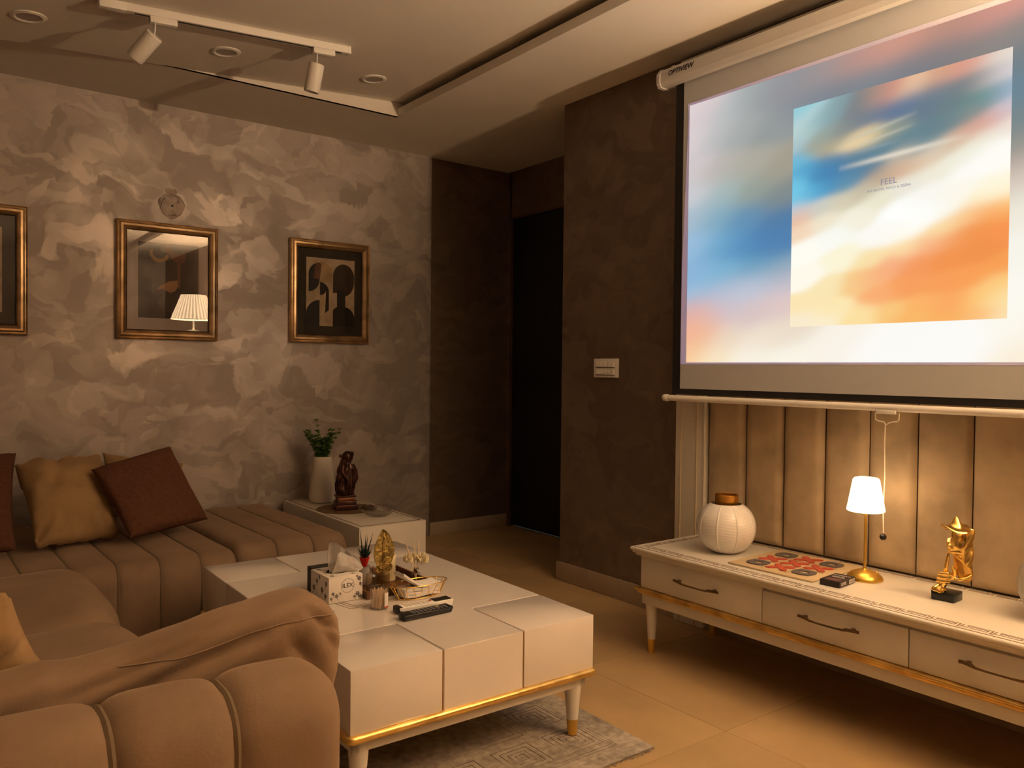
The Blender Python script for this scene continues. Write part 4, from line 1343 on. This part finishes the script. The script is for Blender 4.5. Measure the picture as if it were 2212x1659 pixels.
# hat
b = bmesh.new()
n = 48
rings = []
for k, (r, z) in enumerate([(.002, .262), (.010, .256), (.018, .243), (.026, .233), (.038, .229), (.052, .228), (.054, .225), (.046, .222), (.028, .222), (.012, .221), (.001, .221)]):
    row = []
    for i in range(n):
        a = 2 * PI * i / n
        ra = r * (1 + (.10 * math.cos(2 * a + .5) + .05 * math.sin(3 * a)) * (r / .054))
        dz = (.009 * math.sin(2 * a + 1.0) + .004 * math.sin(3 * a)) * (r / .054) ** 2
        row.append(b.verts.new(LP(.026 + ra * math.cos(a) * .72, -.002 + ra * math.sin(a) * .86, z + dz)))
    rings.append(row)
for k in range(len(rings) - 1):
    for i in range(n):
        b.faces.new((rings[k][i], rings[k][(i + 1) % n], rings[k + 1][(i + 1) % n], rings[k + 1][i]))
obj('hat', b, m_gold, fg, ang=80)
# hand: wrist, palm, index finger up to the lips, three curled fingers and a thumb, fused to one surface
def skin(pts, rad, edges=None):
    me = bpy.data.meshes.new('hand')
    b = bmesh.new()
    return me
b = tube([LP(.056, .030, .028), LP(.055, .029, .034), LP(.050, .024, .045), LP(.047, .018, .060), LP(.046, .012, .075), LP(.046, .008, .088)], [.020, .017, .0115, .0120, .0165, .014], 16)
obj_h = b
b = tube([LP(.050, .012, .086), LP(.053, .009, .103), LP(.053, .006, .122), LP(.052, .003, .140), LP(.050, .002, .152)], [.0062, .0062, .0056, .0050, .0036], 12, bm=b)
for k in range(3):
    z = .086 - k * .0125
    b = tube([LP(.046, -.004 + k * .003, z), LP(.060, -.002 + k * .004, z + .002), LP(.067, .010 + k * .004, z + .001), LP(.064, .022 + k * .003, z - .002), LP(.054, .026 + k * .002, z - .003)],
             [.0062, .0066, .0064, .0060, .0050], 12, bm=b)
b = tube([LP(.038, .000, .070), LP(.036, -.008, .086), LP(.040, -.010, .102), LP(.046, -.006, .110)], [.0068, .0066, .0060, .0045], 12, bm=b)
hd = obj('hand', b, m_gold, fg, ang=80)
rm = hd.modifiers.new('r', 'REMESH'); rm.mode = 'VOXEL'; rm.voxel_size = .0013; rm.use_smooth_shade = True
smm = hd.modifiers.new('s', 'SMOOTH'); smm.iterations = 3; smm.factor = .5
b = tube([LP(.056 + .021 * math.cos(q * PI / 8) * .9, .030 + .021 * math.sin(q * PI / 8) * .9, .0315 + .003 * math.sin(q * 1.7)) for q in range(16)], .0042, 8, closed=True)
obj('cuff', b, m_gold, fg)

gv = thing('glass_globe_vase', 'pale glass globe vase cut off by the right frame edge on the console', 'vase', (2.615, .868, ZK))
m_frost = M('pale_glass', (.80, .80, .76), .08, trans=.55, ior=1.3, coat=.3)
obj('globe', lathe([(.040, 0), (.055, .003), (.085, .028), (.104, .070), (.108, .105), (.100, .145), (.078, .180), (.050, .198), (.045, .212), (.050, .222), (.047, .222), (.042, .212), (.046, .197), (.075, .177), (.097, .143), (.104, .105), (.100, .070), (.082, .031), (.03, .006), (.001, .006)], 48, cap1=False), m_frost, gv)

# ------------------------------------------------------------------ objects on the side table
ZS = .3405
wv = thing('tapered_vase', 'tall matt white tapered vase holding a green sprig on the side table', 'vase', (1.925, 4.365, ZS))
obj('body', lathe([(.060, 0), (.070, .006), (.0755, .022), (.075, .05), (.070, .11), (.062, .18), (.055, .235), (.052, .262), (.050, .264), (.047, .262), (.050, .235), (.06, .15), (.02, .10)], 40, cap1=True), m_mattw, wv)
pl_ = thing('green_sprig', 'small leafy green sprig standing in the white tapered vase', 'plant', (1.925, 4.365, ZS + .2))
stems = bmesh.new(); leaves = bmesh.new()
for k in range(30):
    a = k * 2.4 + .3
    lean = .35 + .6 * ((k * 7) % 5) / 5
    Lh = .10 + .055 * ((k * 3) % 4) / 3
    if k == 3: lean, Lh, a = .12, .215, 2.6
    if k == 6: lean, a, Lh = .95, 0.0, .16
    if k == 9: lean, a, Lh = .9, 2.9, .15
    pts = []
    for q in range(9):
        t = q / 8
        rr = .012 + Lh * .75 * math.sin(lean) * t ** 1.3
        pts.append(Vector((rr * math.cos(a), rr * math.sin(a) * .8, t * (Lh + .055))))
    stems = tube(pts, .0012, 4, bm=stems)
    for q in range(2, 9):
        for s_ in range(5):
            p = pts[q] + Vector((0, 0, random.uniform(-.006, .006)))
            an = a + s_ * PI / 2 + q * .8 + random.uniform(-.4, .4)
            ln = random.uniform(.015, .023)
            d = Vector((math.cos(an), math.sin(an), random.uniform(.1, .8))).normalized()
            sd = d.cross(Vector((random.uniform(-.4, .4), .2, 1))).normalized() * ln * .36 * 1.0
            m_ = p + d * ln * .55
            sd *= 1.35
            vs = [leaves.verts.new(x) for x in (p, p + d * ln * .3 + sd * .8, m_ + sd, p + d * ln * .85 + sd * .6, p + d * ln, p + d * ln * .85 - sd * .6, m_ - sd, p + d * ln * .3 - sd * .8)]
            c_ = leaves.verts.new(m_ + Vector((0, 0, -.0012)))
            for q2 in range(8): leaves.faces.new((vs[q2], vs[(q2 + 1) % 8], c_))
obj('stems', stems, m_leafg, pl_)
o = obj('foliage', leaves, m_leafg, pl_, sm=False); o['kind'] = 'stuff'

fb = thing('bronze_statuette', 'dark bronze draped statuette on a stepped base between the white vase and glass bowl', 'figurine', (1.925, 4.06, ZS))
b = box(-.062, .062, -.050, .050, 0, .030, bev=.003)
box(-.055, .055, -.044, .044, .030, .052, bev=.004, bm=b)
obj('stepped_base', xf(b, RZ(-12)), m_figure, fb)
b = box(-.046, .046, -.038, .038, .052, .070, bev=.003)
obj('copper_band', xf(b, RZ(-12)), m_copper, fb)
obj('upper_base', xf(box(-.052, .052, -.042, .042, .070, .082, bev=.003), RZ(-12)), m_figure, fb)
def drape(a, k):
    z = k / 30
    f = 1 + .12 * math.sin(a * 5 + z * 7) * (1 - .3 * z) + .06 * math.sin(a * 11 - z * 9) + .04 * math.sin(a * 3 + z * 17)
    return f
pr = []
for k in range(31):
    t = k / 30
    r = .046 + .006 * math.sin(t * 5) - .004 * t
    if t > .70: r *= 1 - .42 * ((t - .70) / .30) ** 1.8
    pr.append((r, .080 + t * .200))
b = lathe(pr, 72, fr=drape)
b = tube([(.030, -.020, .245), (.046, -.022, .21), (.052, -.024, .17), (.044, -.028, .145)], [.014, .015, .013, .008], 12, bm=b)
b = tube([(-.026, -.026, .25), (-.034, -.034, .21), (-.014, -.046, .175), (.012, -.044, .165)], [.013, .013, .010, .006], 12, bm=b)
b = tube([(0, -.044, .22), (-.006, -.050, .17), (-.014, -.050, .11), (-.018, -.046, .085)], [.006, .008, .008, .010], 10, bm=b)
b = tube([(.012, -.042, .23), (.012, -.050, .16), (.006, -.050, .09)], [.005, .007, .009], 10, bm=b)
hb = sphere((.010, -.004, .288), .031, 20, 14, sc=(1, .95, 1.1))
b = join(b, hb)
b = sphere((-.030, -.006, .296), .012, 12, 8, bm=b, sc=(1.1, .8, .8))
b = sphere((.034, -.004, .302), .014, 12, 8, bm=b, sc=(1, .8, 1.2))
b = tube([(-.028, -.004, .296), (-.036, -.008, .304), (-.040, -.008, .300)], [.007, .005, .003], 8, bm=b)
o = obj('draped_body', b, m_figure, fb, ang=80)
rm = o.modifiers.new('r', 'REMESH'); rm.mode = 'VOXEL'; rm.voxel_size = .0022; rm.use_smooth_shade = True
smm = o.modifiers.new('s', 'SMOOTH'); smm.iterations = 2

bw = thing('cut_glass_bowl', 'shallow scalloped cut-glass bowl at the front of the side table', 'bowl', (1.985, 3.79, ZS))
def scal(a, k): return 1 + (.035 * math.cos(a * 12) if k in (4, 5, 6) else .012 * math.cos(a * 24))
b = lathe([(.045, 0), (.050, .002), (.066, .012), (.080, .026), (.090, .038), (.092, .041), (.089, .040), (.076, .026), (.062, .014), (.046, .006), (.001, .005)], 96, fr=scal, cap1=False)
for q in b.verts:
    a = math.atan2(q.co.y, q.co.x); r = math.hypot(q.co.x, q.co.y)
    if r > .08: q.co.z += .004 * math.cos(a * 12)
o_bowl = obj('bowl_glass', b, glassy('cut_glass', (.90, .88, .86), .03, 1.6, 3.5), bw)
obj('bowl_rim', tube([(.0905 * (1 + .030 * math.cos(12 * q * PI / 60)) * math.cos(q * PI / 60), .0905 * (1 + .030 * math.cos(12 * q * PI / 60)) * math.sin(q * PI / 60), .0405 + .004 * math.cos(12 * q * PI / 60)) for q in range(120)], .0014, 6, closed=True), glassy('rim_glass', (.8, .78, .75), .1, 2.2, 2.0), bw)
mt = thing('mat_and_shadow', 'round dark brown mat and painted shadow lying under the bronze statuette', 'mat', (1.940, 4.07, ZS + .0006))
obj('mat', lathe([(.165, 0), (.165, .0018), (.160, .0022), (.001, .0022)], 48), m_mat_shadow, mt)  # disc stands for a brown cloth together with shadow painted into its colour

# ------------------------------------------------------------------ objects on the coffee table
ZT = .3778
tb = thing('tissue_box', 'white tissue box with black flower print and a tissue pulled up', 'tissue box', (1.112, 2.405, ZT + .0006))
W_, D_, H_ = .058, .070, .082
obj('carton', box(-W_, W_, -D_, D_, 0, H_, bev=.0012), m_boxw, tb)
obj('carton_lettering', text_mesh('ILEX', .019, basis((1, 0, 0), (0, 0, 1), (.006, -D_ - .0004, .050)), ext=.0002), m_ink, tb)
b = tube([(.006 + .022 * math.cos(q * PI / 14), -D_ - .0003, .050 + .022 * math.sin(q * PI / 14)) for q in range(28)], .0005, 4, closed=True)
obj('round_emblem', b, m_ink, tb)
def flowers(b, fn, spots):
    for (u, w, s_) in spots:
        for k in range(6):
            a = k * PI / 3 + u * 50
            pts = [fn(u + r * s_ * math.cos(a + t), w + r * s_ * math.sin(a + t)) for r, t in ((0, 0), (.6, -.35), (1, 0), (.6, .35))]
            b.faces.new([b.verts.new(p) for p in pts])
        pts = [fn(u, w), fn(u + s_ * .5, w - s_ * 1.2), fn(u + s_ * .8, w - s_ * 2.1), fn(u + s_ * .3, w - s_ * 1.2)]
        b.faces.new([b.verts.new(p) for p in pts])
b = bmesh.new()
flowers(b, lambda u, w: Vector((u, -D_ - .0005, w)), [(-.044, .030, .007), (-.032, .022, .008), (-.050, .016, .006), (.046, .068, .009), (.050, .050, .007), (.038, .076, .005), (.040, .020, .009), (.050, .010, .008), (.030, .012, .006), (-.020, .028, .005)])
flowers(b, lambda u, w: Vector((-W_ - .0005, u, w)), [(-.05, .06, .010), (-.02, .035, .012), (.02, .055, .010), (.045, .03, .012), (0, .072, .008), (-.045, .02, .010)])
flowers(b, lambda u, w: Vector((u, w, H_ + .0005)), [(-.04, -.05, .009), (.03, -.055, .007), (-.035, .0, .010), (.045, .02, .009), (-.04, .05, .009)])
obj('flower_print', b, m_ink, tb, sm=False)['kind'] = 'stuff'
obj('opening', lathe([(.032, 0), (.001, .0002)], 24, fr=lambda a, k: 1), m_dark, tb).location = (0, 0, H_ + .0004)
# pulled tissue: one folded sheet fanning from the slot to a point at the upper left
b = bmesh.new()
for lay in (0, 1):
    rows = []
    for i in range(29):
        u = i / 28
        row = []
        for j in range(19):
            w = j / 18
            h_ = (.098 - lay * .030) * (1 - .93 * u ** 1.9)
            x0_ = -.030 + .060 * u
            x1_ = (-.026 + lay * .012) + .100 * u
            x = x0_ + (x1_ - x0_) * w
            y = (-.012 - lay * .012) + .011 * math.sin(u * 9 + w * 2.2 + lay * 2) * w + .016 * math.sin(PI * w) * (1 if lay == 0 else -1) + .004 * noise.noise(Vector((u * 7, w * 6, lay)))
            z = H_ - .001 + h_ * w + .003 * math.sin(u * 12) * w * (1 - u)
            row.append(b.verts.new((x, y, max(z, H_ + .0004))))
        rows.append(row)
    for i in range(28):
        for j in range(18):
            b.faces.new((rows[i][j], rows[i + 1][j], rows[i + 1][j + 1], rows[i][j + 1]))
bmesh.ops.solidify(b, geom=b.faces[:], thickness=.0006)
obj('tissue', b, m_paper, tb, ang=80)

bb_ = thing('black_box', 'plain charcoal box standing upright behind the tissue box', 'box', (1.128, 2.515, ZT))
obj('carton', box(-.062, .062, -.018, .018, 0, .080, bev=.001), M('charcoal_card', (.035, .028, .024), .6), bb_, sm=False)

ty = thing('wooden_tray', 'square walnut tray holding the candle, bottle and leaf ornament', 'tray', (1.299, 2.447, ZT))
obj('tray_base', box(-.125, .125, -.135, .135, 0, .006, bev=.001), m_wood, ty)
for (a_, b1, c_, d_) in ((-.125, -.119, -.135, .135), (.119, .125, -.135, .135), (-.119, .119, -.135, -.129), (-.119, .119, .129, .135)):
    obj('tray_wall', box(a_, b1, c_, d_, .006, .026, bev=.0008), m_wood, ty)
ZTR = ZT + .0063

cd_ = thing('pillar_candle', 'ribbed ivory pillar candle at the back of the walnut tray', 'candle', (1.338, 2.475, ZTR))
obj('wax', lathe([(.024, 0), (.0245, .002), (.0245, .086), (.0225, .089), (.018, .087), (.001, .086)], 120, fr=lambda a, k: 1 + .02 * math.sin(a * 24)), m_candle, cd_)
obj('wick', tube([(0, 0, .085), (.001, 0, .094)], .0009, 6), m_ink, cd_)

wj = thing('white_bud_vase', 'small white glazed bud vase holding the red potted succulent', 'vase', (1.247, 2.465, ZTR))
obj('body', lathe([(.014, 0), (.020, .006), (.023, .022), (.020, .040), (.015, .052), (.014, .060), (.016, .063), (.0135, .063), (.012, .05), (.001, .045)], 28), m_whitec, wj)
su = thing('mini_succulent', 'spiky dark green succulent in a tiny red cone pot', 'plant', (1.240, 2.462, ZTR + .0600))
obj('pot', lathe([(.005, 0), (.007, .001), (.0175, .032), (.0175, .034), (.015, .034), (.001, .030)], 24), m_redpot, su)
for k in range(22):
    a = k * 2.4; lean = .12 + .75 * (k / 22)
    Ls = .085 * (1 - .5 * k / 22) if k < 4 else .050 - .0008 * k
    if k == 0: a, lean, Ls = 2.6, .12, .100
    if k == 1: a, lean, Ls = -.4, .28, .090
    pts = [Vector((.004 * math.cos(a) + math.sin(lean) * Ls * t * math.cos(a), .004 * math.sin(a) + math.sin(lean) * Ls * t * math.sin(a), .030 + math.cos(lean) * Ls * t)) for t in (0, .35, .7, 1)]
    obj('leaf', tube(pts, [.0038, .0036, .0022, .0003], 6, flat=.5), m_succ, su)

gb = thing('glass_bottle', 'clear glass bottle between the tissue box and toothpick jar', 'bottle', (1.208, 2.346, ZTR))
obj('bottle', lathe([(.018, 0), (.0195, .003), (.0195, .058), (.016, .066), (.0085, .071), (.0085, .084), (.010, .085), (.010, .088), (.0065, .088), (.0065, .07), (.001, .068)], 28), m_amber, gb)

gj = thing('glass_cup', 'low clear glass cup holding the gold leaf ornament', 'cup', (1.262, 2.385, ZTR))
obj('cup', lathe([(.024, 0), (.028, .002), (.0295, .050), (.0305, .052), (.0285, .052), (.027, .006), (.001, .005)], 36), glassy('cup_glass', (.90, .86, .74), 0, 1.5, 2.5), gj)
lf = thing('gold_leaf_ornament', 'large upright gold skeleton leaf on a dark stem in a glass cup', 'ornament', (1.262, 2.375, ZTR + .008))
def leafshape(w, h, z0, name, dx=0, twist=0, cup=.008, seed=0):
    b = bmesh.new()
    nu_, nv_ = 28, 44
    R = []
    for j in range(nv_ + 1):
        t = j / nv_
        prof_ = math.sin(PI * t ** .92) ** .62 * (1 - .25 * t)
        edge = 1 + .02 * math.sin(t * 60)
        row = []
        for i in range(nu_ + 1):
            s_ = 2 * i / nu_ - 1
            x = s_ * w / 2 * prof_ * edge
            vein = math.sin((t * 34 - abs(s_) * 7)) * .0011 * (1 - abs(s_) * .3) + .0016 * noise.noise(Vector((s_ * 9, t * 16, seed)))
            y = cup * s_ * s_ * -1 + vein + (.0022 if abs(s_) < .08 else 0)
            row.append(b.verts.new((dx + x + twist * t, y - .004 * math.sin(t * 3), z0 + t * h)))
        R.append(row)
    for j in range(nv_):
        for i in range(nu_):
            b.faces.new((R[j][i], R[j][i + 1], R[j + 1][i + 1], R[j + 1][i]))
    bmesh.ops.remove_doubles(b, verts=b.verts, dist=1e-6)
    bmesh.ops.solidify(b, geom=b.faces[:], thickness=.0008)
    return obj(name, b, m_leafgold, lf, ang=60)
m_leafgold = M('gold_foil_leaf', (.42, .30, .09), .42, metal=.7, var=.45, vscale=70, bump=.5, bscale=120)
leafshape(.086, .130, .062, 'large_leaf')
leafshape(.040, .040, .052, 'small_leaf', dx=-.013, seed=4)
leafshape(.038, .036, .050, 'small_leaf', dx=.014, seed=5)
obj('stem', tube([(0, .002, .0), (0, .0, .05), (0, -.003, .10), (0, -.004, .188)], [.0022, .002, .0017, .0006], 8), m_wood, lf)

tp = thing('toothpick_jar', 'clear jar packed with wooden toothpicks, nearest the remotes', 'jar', (1.166, 2.2135, ZT))
obj('jar_glass', lathe([(.026, 0), (.028, .002), (.0285, .062), (.030, .066), (.0280, .066), (.0265, .062), (.026, .004), (.001, .003)], 36), m_glass, tp)
b = bmesh.new()
for k in range(85):
    a = random.uniform(0, 2 * PI); r = .022 * math.sqrt(random.random())
    a2 = a + random.uniform(.2, .9)
    p0 = (r * math.cos(a), r * math.sin(a), .004); p1 = (min(.024, r * 1.1) * math.cos(a2), min(.024, r * 1.1) * math.sin(a2), random.uniform(.052, .062))
    b = tube([p0, p1], .0010, 4, bm=b)
o = obj('toothpicks', b, m_bamboo, tp, sm=False); o['kind'] = 'stuff'
b = bmesh.new()
rows = []
for i in range(7):
    a = math.radians(-84 + i * 6)
    rows.append([b.verts.new((.0290 * math.cos(a), .0290 * math.sin(a), z)) for z in (.006, .010, .052)])
for i in range(6):
    b.faces.new((rows[i][1], rows[i + 1][1], rows[i + 1][2], rows[i][2]))
o = obj('jar_label', b, m_white, tp)
b = bmesh.new()
rows = [[b.verts.new((.0291 * math.cos(math.radians(-84 + i * 6)), .0291 * math.sin(math.radians(-84 + i * 6)), z)) for z in (.006, .011)] for i in range(7)]
for i in range(6): b.faces.new((rows[i][0], rows[i + 1][0], rows[i + 1][1], rows[i][1]))
obj('label_stripe', b, m_red, tp)

df = thing('reed_diffuser', 'small diffuser bottle with three reeds and cream flower heads', 'diffuser', (1.392, 2.378, ZTR))
obj('bottle', lathe([(.015, 0), (.017, .003), (.017, .034), (.009, .040), (.008, .044)], 24, cap1=False), m_glass, df)
obj('collar', lathe([(.0095, .036), (.0105, .038), (.0105, .052), (.0085, .053), (.0085, .040)], 24), M('chrome', (.7, .68, .66), .15, metal=1), df)
for (x, y) in ((-.040, .0), (-.005, .006), (.012, .0)):
    obj('reed', tube([(x * .05, y * .1, .02), (x, y, .145)], .0016, 6), m_reed, df)
for (cx_, cy_, cz_, r) in ((.022, -.004, .084, .024), (-.028, .006, .088, .019), (-.004, .012, .090, .016)):
    b = bmesh.new()
    for k in range(70):
        zz = 1 - 2 * (k + .5) / 70; a = k * 2.4
        d = Vector((math.sqrt(1 - zz * zz) * math.cos(a), math.sqrt(1 - zz * zz) * math.sin(a), zz))
        sd = d.orthogonal().normalized() * r * .22
        c_ = Vector((cx_, cy_, cz_))
        q = r * random.uniform(.85, 1.1)
        vs = [b.verts.new(p) for p in (c_ + d * r * .2, c_ + d * q * .8 + sd, c_ + d * q, c_ + d * q * .8 - sd)]
        b.faces.new(vs)
    obj('flower_head', b, m_petal, df, sm=False)
    obj('flower_stem', tube([(0, 0, .03), (cx_ * .4, cy_ * .4, .06), (cx_, cy_, cz_ - r * .3)], .0008, 5), m_reed, df)

bk = thing('wire_basket', 'oval gold wire basket full of folded white napkins', 'basket', (1.332, 2.277, ZT + .0300))
bk.location = (1.335, 2.262, ZT + .0004)
def oval(a, b_, z, n=40): return [(a * math.cos(2 * PI * k / n), b_ * math.sin(2 * PI * k / n), z) for k in range(n)]
RA, RB, BA, BB = .103, .050, .076, .038
obj('rim', tube(oval(RA, RB, .044), .0014, 8, closed=True), m_gold, bk)
obj('base_ring', tube(oval(BA, BB, .0016), .0014, 8, closed=True), m_gold, bk)
b = bmesh.new()
for k in range(5):
    x = -.05 + k * .025
    yy = BB * math.sqrt(1 - (x / BA) ** 2)
    b = tube([(x, -yy, .0015), (x, yy, .0015)], .0009, 6, bm=b)
obj('base_wires', b, m_gold, bk)
for k in range(11):
    a0 = 2 * PI * k / 11 + .12
    pts = []
    for q in range(13):
        t = q / 12
        a = a0 + .40 * (t - .5)
        h = .0015 + .0415 * min(1, math.sin(PI * t) * 1.7) if 0 < q < 12 else .0015
        f = h / .044
        pts.append(((BA + (RA - BA) * f) * math.cos(a), (BB + (RB - BB) * f) * math.sin(a), h))
    obj('wire_loop', tube(pts, .0011, 6), m_gold, bk)
for k in range(4):
    nk = thing('folded_napkins', ['top packet of folded white napkins in the gold wire basket, its corner raised', 'second packet of white napkins down in the gold wire basket', 'third packet of white napkins down in the gold wire basket', 'lowest packet of white napkins in the gold wire basket'][k], 'napkins', (1.335, 2.262, ZT + .0004), 0, 'napkins in the wire basket')
    b = bmesh.new()
    z0_ = .034 - k * .0095
    n = 16
    def npt(i, j, up_):
        u, w = i / n * 2 - 1, j / n * 2 - 1
        x = u * (.066 - .0008 * k); y = w * (.0300 - .001 * k)
        z = z0_ + (.0085 if up_ else 0) + .0016 * math.sin(u * 4 + k) * math.cos(w * 3)
        if k == 0:
            z += .050 * max(0, -u - .10) ** 1.2 + .003 * math.sin(w * 5) * max(0, -u)
            x -= .010 * max(0, -u) * (1 if w > 0 else .6)
        return (x, y, z)
    g2 = {}
    for up_ in (0, 1):
        for i in range(n + 1):
            for j in range(n + 1):
                g2[up_, i, j] = b.verts.new(npt(i, j, up_))
    for i in range(n):
        for j in range(n):
            b.faces.new((g2[1, i, j], g2[1, i + 1, j], g2[1, i + 1, j + 1], g2[1, i, j + 1]))
            b.faces.new((g2[0, i, j + 1], g2[0, i + 1, j + 1], g2[0, i + 1, j], g2[0, i, j]))
    for i in range(n):
        b.faces.new((g2[0, i, 0], g2[0, i + 1, 0], g2[1, i + 1, 0], g2[1, i, 0])); b.faces.new((g2[0, i + 1, n], g2[0, i, n], g2[1, i, n], g2[1, i + 1, n]))
        b.faces.new((g2[0, 0, i + 1], g2[0, 0, i], g2[1, 0, i], g2[1, 0, i + 1])); b.faces.new((g2[0, n, i], g2[0, n, i + 1], g2[1, n, i + 1], g2[1, n, i]))
    obj('napkin_stack', b, m_paper, nk, ang=50)

def remote(label, loc, rz, L, w, h, body, ends=None, keys=(3, 9), kcol=m_rub):
    t = thing('remote_control', label, 'remote control', loc, math.radians(rz))
    b = box(-L / 2, L / 2, -w / 2, w / 2, 0, h, bev=.0035, seg=3)
    for q in b.verts:
        if q.co.z < h * .5: q.co.x *= .97; q.co.y *= .86
    obj('casing', b, body, t)
    return t
t = remote('white remote control with black ends and a red button, beside the basket', (1.276, 2.130, ZT + .0003), -1.5, .190, .044, .021, m_white)
obj('end_cap', box(-.097, -.080, -.0205, .0205, .001, .0218, bev=.003), m_blackp, t)
obj('display_window', box(.030, .090, -.018, .018, .0195, .0222, bev=.001), m_blackp, t)
for i in range(6):
    for j in range(3):
        obj('button', box(-.072 + i * .0155, -.063 + i * .0155, -.0155 + j * .012, -.0085 + j * .012, .0205, .0226, bev=.0008, seg=1), m_mattw, t)
obj('button', box(.017, .025, -.004, .004, .0205, .0230, bev=.0008), m_red, t)
t = remote('slim black remote control with many small keys, nearest the camera on the table', (1.246, 2.068, ZT + .0003), 1.5, .172, .044, .018, m_blackp)
for i in range(9):
    for j in range(3):
        obj('button', box(-.052 + i * .0140, -.044 + i * .0140, -.0155 + j * .012, -.0085 + j * .012, .0175, .0192, bev=.0006, seg=1), m_rub, t)
obj('button', box(.040, .045, .002, .010, .0175, .0195, bev=.0006, seg=1), M('yellow_button', (.7, .45, .08), .4), t)
